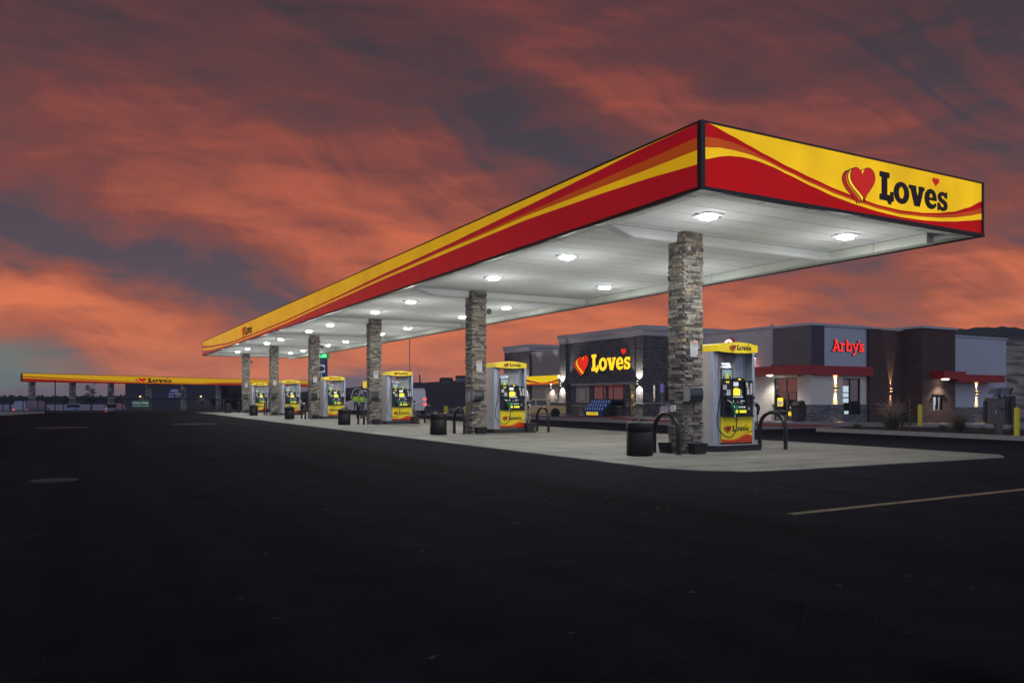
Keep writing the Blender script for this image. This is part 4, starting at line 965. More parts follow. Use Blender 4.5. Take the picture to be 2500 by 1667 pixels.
def store():
    O = (52, 76, -.62); X = 47.67
    t = empty('travel_store', 'dark stone store with a lit yellow word and red heart on its tower', 'store', O)
    Bd = lambda mb, n, p=t, **k: mb.build(n, p, O, **k)
    zb = -1.6
    mb = MB()      # tower body above the lintel, recessed shop front under it
    wall(mb, 'x', X, 61.24, 73.8, 2.80, 7.25, .3, 'ledge_dark')
    wall(mb, 'x', X+.45, 60.4, 75.0, zb, 2.80, .06, 'ledge_dark', [(61.3, 63.05, zb, 2.55), (64.0, 69.3, .43, 2.6), (70.1, 72.6, .74, 2.55)])
    wall(mb, 'y', 60.16, X+.25, 66, zb, 7.25, .3, 'ledge_dark', [(48.71, 49.11, .85, 2.45)])
    mb.box(X+.3, 66, 60.6, 75.0, 6.4, 6.6, 'coping_grey'); mb.box(65.7, 66, 60.46, 75.0, zb, 7.25, 'ledge_dark'); mb.box(X+.3, 65.7, 74.7, 75.0, 2.8, 7.25, 'ledge_dark')
    Bd(mb, 'wall')
    mb = MB(); mb.box(X-.22, X+.25, 60.16, 61.24, .76, 7.25, 'ledge_dark'); mb.box(X-.26, X+.25, 60.12, 61.28, zb, .70, 'ledge_dark'); Bd(mb, 'pilaster')
    mb = MB(); mb.box(X-.22, X+.4, 73.8, 75.07, .76, 7.25, 'ledge_dark'); mb.box(X-.26, X+.4, 73.76, 75.11, zb, .70, 'ledge_dark'); Bd(mb, 'pilaster')
    mb = MB()
    for a, b, w in ((7.25, 7.70, .05), (7.70, 7.74, .03), (7.74, 8.22, .16)):
        mb.box(X-w, 66+w, 61.3, 73.7, a, b, 'cornice'); 
        for q0, q1 in ((60.16, 61.3), (73.7, 75.07)): mb.box(X-.24-w, 66+w, q0-w, q1+w, a, b+.004, 'cornice')
    Bd(mb, 'cornice')
    mb = MB(); mb.box(X-.03, X+.45, 61.24, 73.05, 2.56, 2.80, 'soldier'); Bd(mb, 'lintel')
    mb = MB(); mb.box(X-.30, X+.25, 60.08, 61.32, .70, .76, 'coping_grey'); mb.box(X+.2501, 66, 60.10, 60.16, .70, .76, 'coping_grey'); mb.box(X-.30, X+.4, 73.72, 75.15, .70, .76, 'coping_grey'); mb.box(X+.38, X+.45, 63.05, 73.7, .38, .43, 'coping_grey'); Bd(mb, 'ledge')
    # windows
    w = MB(); xf = X+.40
    for a in (64.0, 65.75, 67.5, 69.24): w.box(xf-.02, xf+.08, a, a+.07, .43, 2.6, 'door_frame')
    w.box(xf-.02, xf+.08, 64.07, 69.24, 2.54, 2.6, 'door_frame'); w.box(xf-.02, xf+.08, 64.07, 69.24, .43, .5, 'door_frame'); win = Bd(w, 'window')
    w = MB()
    for a in (64.07, 65.82, 67.57): w.box(xf+.02, xf+.03, a, a+1.67, .5, 2.54, 'glass_mirror')
    Bd(w, 'pane', win)
    w = MB(); w.box(X+.42, X+.5, 63.0, 63.06, zb, 2.56, 'door_frame'); w.box(X+.42, X+.5, 61.3, 61.37, zb, 2.56, 'door_frame'); w.box(X+.42, X+.5, 62.12, 62.24, zb, 2.0, 'door_frame'); w.box(X+.42, X+.5, 61.37, 63.0, 2.0, 2.1, 'door_frame'); w.box(X+.42, X+.5, 61.37, 63.0, -.6, -.42, 'door_frame'); w.box(X+.42, X+.5, 62.16, 62.22, 2.1, 2.56, 'door_frame')
    d = Bd(w, 'door'); w = MB(); w.box(X+.455, X+.465, 61.37, 63.0, -.42, 2.5, 'glass_clear'); Bd(w, 'pane', d)
    w = MB(); w.box(48.71, 48.76, 60.2, 60.26, .85, 2.45, 'door_frame'); w.box(49.06, 49.11, 60.2, 60.26, .85, 2.45, 'door_frame'); w.box(48.76, 49.06, 60.23, 60.235, .85, 2.45, 'glass_clear'); Bd(w, 'window')
    # the lit room behind the door
    w = MB(); w.box(48.5, 51, 60.5, 67, -.62, -.6, 'interior_wall'); w.box(51, 51.1, 60.5, 67, -.6, 2.75, 'interior_wall'); w.box(48.5, 51, 60.46, 60.5, 2.6, 2.75, 'interior_wall'); w.box(48.5, 51, 67, 67.1, -.6, 2.75, 'interior_wall'); w.box(48.45, 51, 60.5, 67, 2.75, 2.8, 'interior_wall'); Bd(w, 'shop_room')
    w = MB(); w.box(48.8, 50.8, 61.6, 61.9, 2.70, 2.74, 'interior_glow'); w.box(48.8, 50.8, 63.7, 64.0, 2.70, 2.74, 'interior_glow'); Bd(w, 'ceiling_tube')
    w = MB()
    for i, z in enumerate((-.3, .1, .5, .9, 1.3)):
        w.box(50.0, 50.4, 60.7, 66.6, z-.03, z, 'paper_white')
        q = 60.75
        while q < 66.3:
            s = random.uniform(.12, .3); w.box(50.05, 50.35, q, q+s*.85, z, z+random.uniform(.18, .32), random.choice(('shelf_goods', 'panel_yellow', 'paper_white', 'label_blue', 'leaf_green', 'cone_orange'))); q += s
    Bd(w, 'shelf')
    w = MB(); w.box(X+.62, X+.8, 64, 69.3, .3, 2.7, 'house_dark'); Bd(w, 'dark_backing')  # dark sheet standing in for the unlit room behind the panes
    # poster bay
    w = MB(); w.box(X+.40, X+.44, 70.1, 72.6, .74, 2.55, 'stucco_tan'); Bd(w, 'bay_panel')
    def poster(xp, ya, yb, za, zc, m):
        w = MB(); w.box(xp-.04, xp, ya, yb, za, zc, 'poster_frame'); f = Bd(w, 'poster_case'); w = MB(); w.box(xp-.046, xp-.04, ya+.06, yb-.06, za+.06, zc-.06, m); Bd(w, 'poster', f)
    poster(X+.40, 70.7, 71.9, .95, 2.35, 'poster_paper')
    # wing
    w = MB(); wall(w, 'x', X+.35, 75.07, 82.2, .80, 6.15, .3, 'stucco_joint'); w.box(X+.27, X+.65, 75.07, 82.2, zb, .74, 'ledge_dark'); w.box(X+.65, 66, 75.07, 82.2, 5.6, 5.8, 'coping_grey'); Bd(w, 'wing_wall')
    w = MB(); w.box(X+.22, X+.65, 75.11, 82.2, .74, .80, 'coping_grey'); Bd(w, 'ledge')
    w = MB(); w.box(X+.28, X+.75, 75.10, 82.2, 6.15, 6.36, 'cornice'); w.box(X+.22, X+.75, 75.10, 82.2, 6.36, 6.55, 'cornice'); w.box(X+.12, X+.75, 75.10, 82.2, 6.55, 6.74, 'cornice'); Bd(w, 'wing_cornice')
    w = MB(); xb = X-.35; ya, yb_ = 75.12, 82.3; zb1, zt1 = 2.80, 3.80
    w.box(xb+.004, X+.35, ya, yb_, zb1, zt1, 'deck_trim')
    n = 40
    for i in range(n):
        a, b = ya+(yb_-ya)*i/n, ya+(yb_-ya)*(i+1)/n
        def bd(s): q = (s-ya)/(yb_-ya); h = 1-q; c = .10+.42*abs(2*q-.9)**1.6; return [zt1, zb1+(zt1-zb1)*(c*.95+.12), zb1+(zt1-zb1)*(c*.75+.08), zb1+(zt1-zb1)*(c*.55+.05), zb1+(zt1-zb1)*.16, zb1]
        A, Bq = bd(a), bd(b)
        for j, m in enumerate(('panel_yellow', 'side_red', 'side_orange', 'panel_yellow', 'ora_panel')):
            a0, b0 = max(A[j], A[j+1]), max(Bq[j], Bq[j+1])
            w.face([(xb, b, Bq[j+1]), (xb, a, A[j+1]), (xb, a, A[j]), (xb, b, Bq[j])], m)
    Bd(w, 'banner')
    poster(X+.35, 76.1, 77.0, 1.0, 2.5, 'poster_paper'); poster(X+.35, 77.9, 79.2, 1.0, 2.5, 'poster_paper')
    # end tower
    w = MB(); w.box(X, X+9, 82.2, 88.5, .76, 6.9, 'ledge_dark'); w.box(X-.05, X+9, 82.15, 88.55, zb, .70, 'ledge_dark'); Bd(w, 'end_tower')
    w = MB(); w.box(X-.08, X+9.05, 82.12, 88.6, .70, .76, 'coping_grey'); Bd(w, 'ledge')
    w = MB()
    for a, b, q in ((6.9, 7.26, .06), (7.26, 7.3, .03), (7.3, 7.70, .17)): w.box(X-q, X+9+q, 82.2-q, 88.5+q, a, b, 'cornice')
    Bd(w, 'end_cornice')
    # sign
    w = MB(); logo(w, (X, 68.88, 4.08), FX['u'], FX['v'], FX['n'], 1.72, 6.75, .16, 'lit_yellow', 'lit_red', 'lit_logo_orange', 'lit_yellow', 'logo_black', hd=.14); s = Bd(w, 'wall_sign'); s['label'] = 'glowing yellow letters with a red striped heart'
    CW = (1, .95, .82)
    for (x, y, z) in ((X-.22, 60.70, 2.72), (X-.22, 74.45, 2.72), (X+.35, 77.45, 2.55), (X, 83.3, 2.78)):
        sconce(t, O, x, y, z, 'x', CW, 1, energy=800 if x != X+.35 else 260, wide=1.9, w=.12, h=.26)
mat('ora_panel', (.5, .07, .01), .4, emit=(.7, .07, .01), es=.6, noise=.04)
store()

def restaurant():
    O = (44, 36, -.3); X, Y = 37.34, 31.77
    t = empty('restaurant', 'brick and stucco restaurant with red glowing lettering and red awnings', 'restaurant', O)
    Bd = lambda mb, n, p=t, **k: mb.build(n, p, O, **k)
    zb = -1.2; zT = 5.46
    # left side (faces the pumps): stucco, then siding above and white brick further back
    w = MB(); wall(w, 'x', X, Y+.003, 34.66, 2.9, zT, .3, 'siding'); Bd(w, 'siding_panel')
    w = MB(); wall(w, 'x', X, Y+.003, 34.72, .87, 2.9, .3, 'stucco_cream', [(32.78, 34.6, .87, 2.46)]); wall(w, 'x', X-.002, 32.5, 32.78, .87, 2.6, .01, 'stucco_cream'); Bd(w, 'wall')
    w = MB(); wall(w, 'x', X-.04, Y+.26, 32.70, zb, .84, .3, 'ledge_grey'); wall(w, 'y', Y-.04, X-.04, 40.06, zb, .84, .3, 'ledge_grey'); wall(w, 'y', Y-.04, 41.65, 42.2, zb, .84, .3, 'ledge_grey'); wall(w, 'y', Y-.04, 40.06, 41.65, zb, .22, .3, 'ledge_grey'); Bd(w, 'stone_base')
    w = MB(); w.box(X-.08, 40.06, Y-.08, Y, .84, .88, 'coping_grey'); w.box(X-.08, X, Y, 32.72, .84, .88, 'coping_grey'); w.box(41.65, 42.2, Y-.08, Y, .84, .88, 'coping_grey'); Bd(w, 'sill_band')
    w = MB(); wall(w, 'x', X-.06, 34.72, 40.44, zb, zT+.05, .3, 'brick_white'); w.box(X-.06, 44, 40.44, 40.7, zb, zT+.05, 'brick_white'); Bd(w, 'white_brick_wall')
    w = MB(); w.box(X+.02, X+1, 40.72, 41.1, zb, 4.9, 'navy_panel'); Bd(w, 'return_panel')
    # front (faces the road)
    w = MB(); wall(w, 'y', Y, X+.003, 38.45, 2.9, zT, .3, 'navy_panel'); Bd(w, 'corner_panel')
    w = MB(); wall(w, 'y', Y, 38.45, 42.2, 2.9, zT, .3, 'stucco_grey'); Bd(w, 'sign_panel')
    w = MB(); wall(w, 'y', Y, X+.003, 42.2, .88, 2.9, .3, 'stucco_cream', [(40.06, 41.65, .88, 2.42)]); Bd(w, 'wall')
    w = MB(); wall(w, 'y', Y-.22, 42.2, 45.35, zb, zT-.02, .3, 'brick_brown'); w.box(42.195, 42.25, Y-.2, Y+.3, zb, zT-.03, 'brick_brown')
    w.box(45.35, 48.70, 30.25, 30.5, zb, 1.38+0-.90, 'brick_brown')
    wall(w, 'y', 30.25, 45.35, 48.70, .48, zT+.06, .25, 'brick_brown', [(46.42, 47.42, .50, 1.42)]); w.box(45.35, 45.6, 30.5, 32, zb, zT+.06, 'brick_brown'); w.box(48.45, 48.70, 30.5, 32, zb, zT+.06, 'brick_brown'); Bd(w, 'brick_wall')
    w = MB(); wall(w, 'y', 31.3, 48.70, 56.2, .66, 5.25, .3, 'stucco_grey'); w.box(55.9, 56.2, 31.6, 44, zb, 5.25, 'stucco_grey'); Bd(w, 'wall')
    w = MB(); wall(w, 'y', 31.24, 48.70, 56.25, zb, .62, .3, 'ledge_grey'); Bd(w, 'stone_base')
    w = MB(); w.box(48.7, 56.3, 31.2, 31.3, .62, .66, 'coping_grey'); Bd(w, 'sill_band')
    # copings
    w = MB(); w.box(X-.10, X+.3, Y-.10, 34.72, zT, zT+.15, 'coping_grey'); w.box(X+.3, 42.2, Y-.10, Y+.35, zT, zT+.15, 'coping_grey'); w.box(X-.16, X+.3, 34.72, 40.75, zT+.05, zT+.18, 'coping_grey'); w.box(X-.12, X+.02, 34.62, 34.76, 2.9, zT+.3, 'coping_grey')
    w.box(42.2, 45.3, Y-.32, Y+.1, zT-.02, zT+.10, 'coping_grey'); w.box(45.25, 48.8, 30.15, 30.6, zT+.06, zT+.2, 'coping_grey'); w.box(45.25, 45.7, 30.6, 32, zT+.06, zT+.2, 'coping_grey'); w.box(48.7, 56.3, 31.22, 31.6, 5.25, 5.36, 'coping_grey'); Bd(w, 'coping')
    w = MB(); w.box(X+.3, 55.9, Y+.31, 40.44, 4.6, 4.7, 'coping_grey'); Bd(w, 'roof')
    # entrance
    xf = X+.06; w = MB()
    for a in (32.78, 33.62, 34.53): w.box(xf, xf+.08, a, a+.07, zb+1, 2.46, 'door_frame')
    w.box(xf, xf+.08, 32.85, 34.53, 2.40, 2.46, 'door_frame'); w.box(xf, xf+.08, 32.85, 34.53, 1.55, 1.62, 'door_frame'); w.box(xf, xf+.08, 32.85, 33.62, -.2, 0, 'door_frame'); w.box(xf-.01, xf+.05, 32.85, 32.95, 0, 1.55, 'door_frame'); w.box(xf-.01, xf+.05, 33.52, 33.62, 0, 1.55, 'door_frame'); w.box(xf, xf+.06, 33.69, 34.53, -.2, -.05, 'door_frame')
    d = Bd(w, 'door')
    w = MB(); w.box(xf+.03, xf+.035, 32.85, 34.53, -.2, 2.40, 'glass_mirror'); Bd(w, 'pane', d)
    w = MB(); w.box(xf-.0, xf+.025, 33.95, 34.35, .75, 1.25, 'panel_yellow'); w.box(xf-.003, xf, 33.99, 34.31, .80, 1.1, 'poster_paper'); w.box(xf-.02, xf+.02, 33.0, 33.5, .18, .42, 'panel_yellow'); w.box(xf-.006, xf, 33.3, 33.4, .62, .74, 'paper_white'); Bd(w, 'notice', d)
    w = MB(); w.box(X+.3, X+.35, 32.78, 34.6, -.3, 2.46, 'house_dark'); Bd(w, 'vestibule')
    # dining window with the lit menu boards
    w = MB(); yf = Y+.1; w.box(40.06, 40.12, yf-.04, yf+.05, .22, 2.42, 'door_frame'); w.box(41.59, 41.65, yf-.04, yf+.05, .22, 2.42, 'door_frame'); w.box(40.12, 41.59, yf-.04, yf+.05, 2.34, 2.42, 'door_frame'); w.box(40.12, 41.59, yf-.04, yf+.05, .22, .28, 'door_frame'); w.box(40.74, 40.82, yf-.03, yf+.05, .28, 2.34, 'door_frame'); wi = Bd(w, 'window')
    w = MB(); w.box(40.12, 41.59, yf, yf+.005, .28, 2.34, 'glass_clear'); Bd(w, 'pane', wi)
    w = MB(); w.box(38, 43.5, Y+.3+3, Y+3.4, -.2, 2.8, 'interior_wood'); w.box(38, 43.5, Y+.3, Y+3.3, -.25, -.2, 'interior_wood'); w.box(38, 43.5, Y+.3, Y+3.3, 2.8, 2.85, 'house_dark'); w.box(37.9, 38, Y+.3, Y+3.3, -.2, 2.8, 'interior_wood'); w.box(43.5, 43.6, Y+.3, Y+3.3, -.2, 2.8, 'house_dark'); w.box(40.84, 41.6, yf+.06, yf+.1, .28, 2.34, 'house_dark'); Bd(w, 'dining_room')
    w = MB()
    for z0, z1, m in ((1.60, 1.98, 'board_glow'), (1.30, 1.54, 'board_glow'), (.95, 1.22, 'board_glow'), (.20, .45, 'board_glow')): w.box(41.1+(.25 if z0 < .5 else 0), 42.1-(.1 if z0 < .5 else 0), Y+.9, Y+.94, z0, z1, m)
    w.box(40.9, 42.4, Y+.95, Y+1.1, .02, .12, 'bollard_yellow'); w.box(40.9, 42.4, Y+1.0, Y+1.1, 2.05, 2.2, 'pump_red'); w.box(40.9, 42.4, Y+.95, Y+1.2, .6, .75, 'interior_wood'); Bd(w, 'menu_board')
    lamp('POINT', 'room_light', t, (41.3-O[0], Y+1.6-O[1], 2.4-O[2]), 18, (1, .75, .5), r=.1)
    # drive-through window
    w = MB(); w.box(46.42, 46.52, 30.3, 30.4, .52, 1.42, 'door_frame'); w.box(47.42, 47.52, 30.3, 30.4, .52, 1.42, 'door_frame'); w.box(46.52, 47.42, 30.3, 30.4, 1.30, 1.42, 'door_frame'); w.box(46.92, 47.03, 30.3, 30.4, .52, 1.3, 'door_frame'); w.box(46.32, 47.62, 30.10, 30.25, 1.40, 1.46, 'door_frame'); wi = Bd(w, 'service_window')
    w = MB(); w.box(46.52, 47.42, 30.35, 30.355, .52, 1.3, 'glass_clear'); Bd(w, 'pane', wi)
    w = MB(); w.box(46.0, 48.3, 30.9, 30.95, .4, 1.5, 'glow_white'); w.box(46.9, 47.1, 30.8, 30.9, .5, 1.05, 'menu_dark'); w.box(47.6, 47.8, 30.8, 30.89, .5, .8, 'menu_dark'); Bd(w, 'kitchen_wall', wi)  # wall glows by itself to brighten the kitchen behind the window
    lamp('POINT', 'kitchen_light', t, (46.97-O[0], 30.7-O[1], 1.25-O[2]), 9, (.9, .97, 1), r=.05)
    # awnings
    w = MB(); w.box(X-1.28, X-.065, 31.4+.02, 36.2, 2.62, 3.02, 'awning_red'); w.box(X-1.31, X-.065, 31.4, 36.23, 3.02, 3.12, 'awning_red'); w.box(X-1.28, X+.0, Y-.37, 31.42, 2.62, 3.02, 'awning_red'); w.box(X-1.31, X+.0, Y-.40, 31.40, 3.02, 3.124, 'awning_red'); w.box(X, 42.3, Y-.37, Y-.001, 2.58, 3.02, 'awning_red'); w.box(X, 42.35, Y-.40, Y-.001, 3.02, 3.12, 'awning_red'); Bd(w, 'awning')
    w = MB(); w.box(46.22, 48.42, 29.4, 30.249, 2.42, 2.80, 'awning_red'); w.box(46.17, 48.47, 29.37, 30.249, 2.80, 2.88, 'awning_red'); Bd(w, 'awning')
    w = MB(); w.box(48.71, 54.1, 30.2, 31.299, 2.27, 2.66, 'awning_red'); w.box(48.71, 54.2, 30.17, 31.299, 2.66, 2.74, 'awning_red'); w.box(48.475, 48.705, 29.9, 30.24, 2.27, 2.66, 'awning_red'); Bd(w, 'awning')
    w = MB()
    for q in (32.3, 33.2, 34.0, 35.6): w.box(X-.8, X-.55, q, q+.12, 3.12, 3.22, 'awning_red')
    w.lathe([(.1, 0), (.1, -.09), (.03, -.12), (.001, -.12)], 'pump_red', (X-.35, 32.3, 2.60), 12); Bd(w, 'flood_lamp')
    w = MB(); w.lathe([(.17, 0), (.17, -.03), (.11, -.06), (.001, -.065)], 'cool_glow', (X-.75, 34.2, 2.615), 20); Bd(w, 'ceiling_lamp')
    w = MB(); w.lathe([(.20, 0), (.20, -.03), (.13, -.06), (.001, -.065)], 'cool_glow', (46.95, 29.8, 2.415), 20); Bd(w, 'ceiling_lamp')
    lamp('SPOT', 'awning_beam', t, (X-.75-O[0], 34.2-O[1], 2.5-O[2]), 230, (1, .93, .78), (0, 0, 0), spot=2.4, blend=.6, r=.1)
    lamp('SPOT', 'awning_beam', t, (46.95-O[0], 29.82-O[1], 2.30-O[2]), 240, (1, .86, .6), (D2(-12), 0, 0), spot=2.3, blend=.6, r=.1)
    W = (1, .66, .26)
    sconce(t, O, 39.38, Y, 1.82, 'y', W, 1, energy=520, glow='warm_glow', wide=.62, w=.09, h=.16)
    sconce(t, O, 44.14, Y-.22, 1.74, 'y', W, 1, energy=420, glow='warm_glow', wide=.55, w=.08, h=.16)
    sconce(t, O, 52.7, 31.3, 1.60, 'y', W, 1, energy=520, glow='warm_glow', wide=.6, w=.09, h=.16)
    # lettering
    w = MB(); a = word(w, "Arby", (39.02, Y, 4.02), *FY.values(), .455, .10, 'arby_red', .455, track=.0, ms='letter_side'); word(w, "'", (39.02, Y, 4.02), *FY.values(), .455, .10, 'arby_red', .455, x0=a+.0, ms='letter_side'); word(w, 's', (39.02, Y, 4.02), *FY.values(), .455, .10, 'arby_red', .455, x0=a+.04, ms='letter_side'); s = Bd(w, 'wall_sign'); s['label'] = 'red glowing slab lettering'
    w = MB()       # white hat-shaped neon on the white brick, mostly hidden by the pump
    o = (X-.06, 38.6, 4.12); k = 1
    w.flat((smoothpts([(-.95, .0), (-.85, .42), (-.45, .62), (-.1, .62), (.15, .95), (.55, 1.0), (.85, .7), (.95, .0)], 4), []), o, *FX.values(), 1, .10, 'pump_red')
    for P in ([(-.8, .08), (-.7, .38), (-.42, .46), (-.2, .30)], [(-.15, .1), (-.02, .55), (.2, .82), (.5, .84), (.68, .55), (.74, .1)], [(.15, .1), (.25, .45), (.42, .5), (.45, .1)]):
        w.flat(stroke(smoothpts(P, 4), .15), o, *FX.values(), 1, .14, 'neon_white')
    Bd(w, 'hat_sign')
    w = MB(); w.box(X-.16, X-.06, 36.0, 36.2, 3.75, 3.95, 'sconce_metal'); w.box(X-.17, X-.10, 36.02, 36.18, 3.735, 3.75, 'cool_glow'); Bd(w, 'wall_lamp')
    lamp('SPOT', 'wall_beam', t, (X-.2-O[0], 36.9-O[1], 4.35-O[2]), 420, (1, .93, .78), (0, D2(12), 0), spot=1.9, blend=.5, r=.05)
    lamp('SPOT', 'wall_beam', t, (X-.2-O[0], 39.6-O[1], 4.35-O[2]), 420, (1, .93, .78), (0, D2(12), 0), spot=1.9, blend=.5, r=.05)
mat('neon_white', (.9, .85, .85), .4, emit=(1, .8, .8), es=1.2, noise=0)
restaurant()

# ------------------------------------------------------------------ beside the shops
def display():
    O = (46.9, 66.6, -.56)
    t = empty('water_display', 'stepped rack of blue bottled water with a yellow price card, outside the store', 'display rack', O)
    for r in range(3):
        mb = MB(); x0 = 46.05+.42*r; z0 = -.56; z1 = .0+.36*r
        mb.box(x0, x0+.40, 64.9, 68.1, z0, z1, 'water_blue'); mb.box(x0-.01, x0+.40, 64.85, 64.9, z0, z1+.02, 'menu_dark'); mb.box(x0-.004, x0, 64.9, 68.1, z0+.02, z0+.05, 'menu_dark')
        mb.build('tier', t, O)
        mb = MB()
        for i in range(22):
            for j in range(2):
                y = 65.0+.142*i; x = x0+.1+.19*j
                mb.lathe([(.062, 0), (.066, .03), (.060, .10), (.066, .2), (.03, .27), (.022, .30), (.001, .30)], 'water_blue' if (i+j) % 3 else 'water_cap', (x, y, z1), 8)
        mb.build('bottle_row', t, O)
    mb = MB(); mb.box(46.0, 46.05, 65.6, 67.6, -.5, -.18, 'panel_yellow')
    for i in range(2): mb.box(45.995, 46.0, 65.8, 67.2-.3*i, -.30-.08*i, -.27-.08*i, 'key_green')
    mb.build('price_card', t, O)
display()
def bin2(x, y, z, lb, rz=0):
    O = (x, y, z); t = empty('waste_bin', lb, 'waste bin', O, rz); s = 1
    mb = MB(); mb.prism([(-.27, -.27), (.27, -.27), (.27, .27), (-.27, .27)], 0, .82, 'menu_dark', [(-.30, -.30), (.30, -.30), (.30, .30), (-.30, .30)]); mb.build('body', t)
    mb = MB(); v = [(-.31, -.31, .82), (.31, -.31, .82), (.31, .31, .82), (-.31, .31, .82), (-.22, -.16, 1.16), (.22, -.16, 1.16), (.22, .2, 1.2), (-.22, .2, 1.2), (-.3, -.3, .92), (.3, -.3, .92)]
    mb.faces(v, [(0, 1, 9, 8), (8, 9, 5, 4), (4, 5, 6, 7), (1, 2, 6, 5, 9), (2, 3, 7, 6), (3, 0, 8, 4, 7), (3, 2, 1, 0)], 'bin_black'); hd = mb.build('hood', t)
    mb = MB(); mb.face([(-.2, -.288, .94), (.2, -.288, .94), (.17, -.176, 1.12), (-.17, -.176, 1.12)], 'paper_white'); mb.build('flap', hd)
bin2(46.0, 62.0-3.4+2.3, -.48, 'dark waste bin with a pale flap beside the store door', -pi/2)
bin2(36.55, 32.0, -.11, 'black hooded waste bin beside the restaurant door', -pi/2)

def bollard(x, y, z, r, h, lb):
    mb = MB(); mb.lathe([(r, 0), (r, h-r*.6), (r*.8, h-r*.2), (r*.4, h), (.001, h+.01)], 'bollard_yellow', (x, y, z), 24)
    return tag(mb.build('steel_bollard', origin=(x, y, z)), lb, 'bollard', 'yellow steel bollards')
bollard(26.88, 14.64, -.12, .083, 1.06, 'nearest yellow bollard, beside the back of the menu board at the right edge')
bollard(35.5, 23.8, -.1, .10, 1.04, 'yellow bollard among the plants in front of the brown brick wall')
bollard(38.9, 87.0, -.75, .28, 1.05, 'distant yellow bollard seen between the second and third pumps')
bollard(40.9, 85.9, -.75, .28, 1.0, 'distant yellow bollard half hidden behind the second stone column')

def menu():
    O = (27.6, 15.6, -.02); t = empty('menu_board', 'brown drive-through menu cabinet seen from behind, on a post by the kerb', 'menu board', O, rz=D2(-29))
    mb = MB(); mb.box(-.13, .10, -.05, .1, 0, .38, 'menu_brown'); mb.box(-.03, .02, -.04, .04, 0, 1.5, 'menu_dark'); mb.build('post', t)
    mb = MB(); mb.prism([(-.40, .0), (-.36, -.06), (.16, -.06), (.16, .18), (-.40, .18)], .37, 1.27, 'menu_brown'); mb.box(-.47, -.40, .02, .14, .48, 1.16, 'menu_dark')
    for (x, z) in ((-.32, 1.15), (-.32, .5), (.12, .42), (.0, 1.18), (.0, .62), (.0, .5)): mb.lathe([(.012, 0), (.012, -.01), (.001, -.012)], 'steel', (x, -.06, z), 8, 'y')
    mb.box(-.17, -.15, -.07, -.06, .74, .86, 'paper_white'); mb.build('cabinet', t)
    mb = MB(); mb.prism([(.20, .10), (.34, -.02), (.52, .05), (.52, .32), (.24, .32)], .36, 1.30, 'menu_brown'); mb.box(.30, .34, -.03, .0, .45, 1.22, 'menu_dark'); mb.prism([(.36, -.06), (.56, .0), (.58, .28), (.40, .22)], .34, 1.33, 'menu_dark'); mb.build('side_cabinet', t)
    mb = MB()
    v = [(-.30, -.06, 1.42), (.36, -.02, 1.40), (.36, .2, 1.40), (-.30, .2, 1.42), (-.24, -.10, 1.58), (.44, -.06, 1.63), (.44, .18, 1.63), (-.24, .18, 1.60)]
    mb.faces(v, [(0, 3, 2, 1), (4, 5, 6, 7), (0, 1, 5, 4), (1, 2, 6, 5), (2, 3, 7, 6), (3, 0, 4, 7)], 'horn_white'); mb.box(-.2, .38, .0, .1, 1.30, 1.33, 'menu_dark'); mb.box(-.15, .35, .0, .06, 1.36, 1.38, 'menu_dark'); mb.tube([(-.1, .03, 1.3), (-.1, .03, 1.42)], .02, 'menu_dark', 8); mb.tube([(.2, .03, 1.3), (.2, .03, 1.42)], .02, 'menu_dark', 8)
    mb.faces([(.30, -.075, 1.42), (.362, -.07, 1.41), (.43, -.085, 1.61), (.35, -.09, 1.60)], [(0, 1, 2, 3)], 'menu_dark'); mb.build('camera_housing', t)
    mb = MB(); mb.tube(smoothpts3([(-.1, -.05, 1.45), (-.08, -.12, 1.56), (-.02, -.12, 1.5), (-.05, -.1, 1.3), (-.04, -.1, 1.2), (.0, -.08, 1.26)], 4), .008, 'rubber', 6)
    mb.tube(smoothpts3([(-.1, -.07, .98), (.0, -.09, .90), (.12, -.09, .88), (.2, -.07, .98), (.3, -.06, 1.12)], 4), .01, 'rubber', 6); mb.build('cable', t)
mat('horn_white', (.2, .2, .23), .5, noise=.1)
menu()

# grasses, shrubs
def tussock(x, y, h, sp, nb, lb, plume=True, seed=1, base='grass_green'):
    r = random.Random(seed); O = (x, y, g(x, y)+.1); t = empty('ornamental_grass', lb, 'grass plant', O)
    mb = MB()
    for i in range(nb):
        a = r.uniform(0, 2*pi); q = r.random()**.7; l = h*r.uniform(.35, .85)*(1-.45*q); d = sp*q*r.uniform(.7, 1.15); x0, y0 = r.gauss(0, sp*.10), r.gauss(0, sp*.10); w = .004
        p = [(x0, y0, 0), (x0+d*.35*cos(a), y0+d*.35*sin(a), l*.62), (x0+d*.8*cos(a), y0+d*.8*sin(a), l*.95), (x0+d*1.25*cos(a), y0+d*1.25*sin(a), l*.80)]
        for (q0, q1), (wa, wb) in zip(zip(p[:-1], p[1:]), ((1, .9), (.9, .6), (.6, .1))):
            c, s = -sin(a+1), cos(a+1)
            mb.face([(q0[0]-c*w*wa, q0[1]-s*w*wa, q0[2]), (q0[0]+c*w*wa, q0[1]+s*w*wa, q0[2]), (q1[0]+c*w*wb, q1[1]+s*w*wb, q1[2]), (q1[0]-c*w*wb, q1[1]-s*w*wb, q1[2])], base)
    mb.build('blades', t)
    if plume:
        mb = MB()
        for i in range(int(nb*.16)):
            a = r.uniform(0, 2*pi); l = h*r.uniform(.6, 1.05); d = sp*r.uniform(.2, 1.1); 
            P = [(0, 0, 0), (d*.2*cos(a), d*.2*sin(a), l*.45), (d*.6*cos(a), d*.6*sin(a), l*.85), (d*cos(a), d*sin(a), l*(1.0 if r.random() < .5 else .93))]
            mb.tube(smoothpts3(P, 3), .0035, 'grass_plume', 4, r2=.006)
        mb.build('plumes', t)
    return t
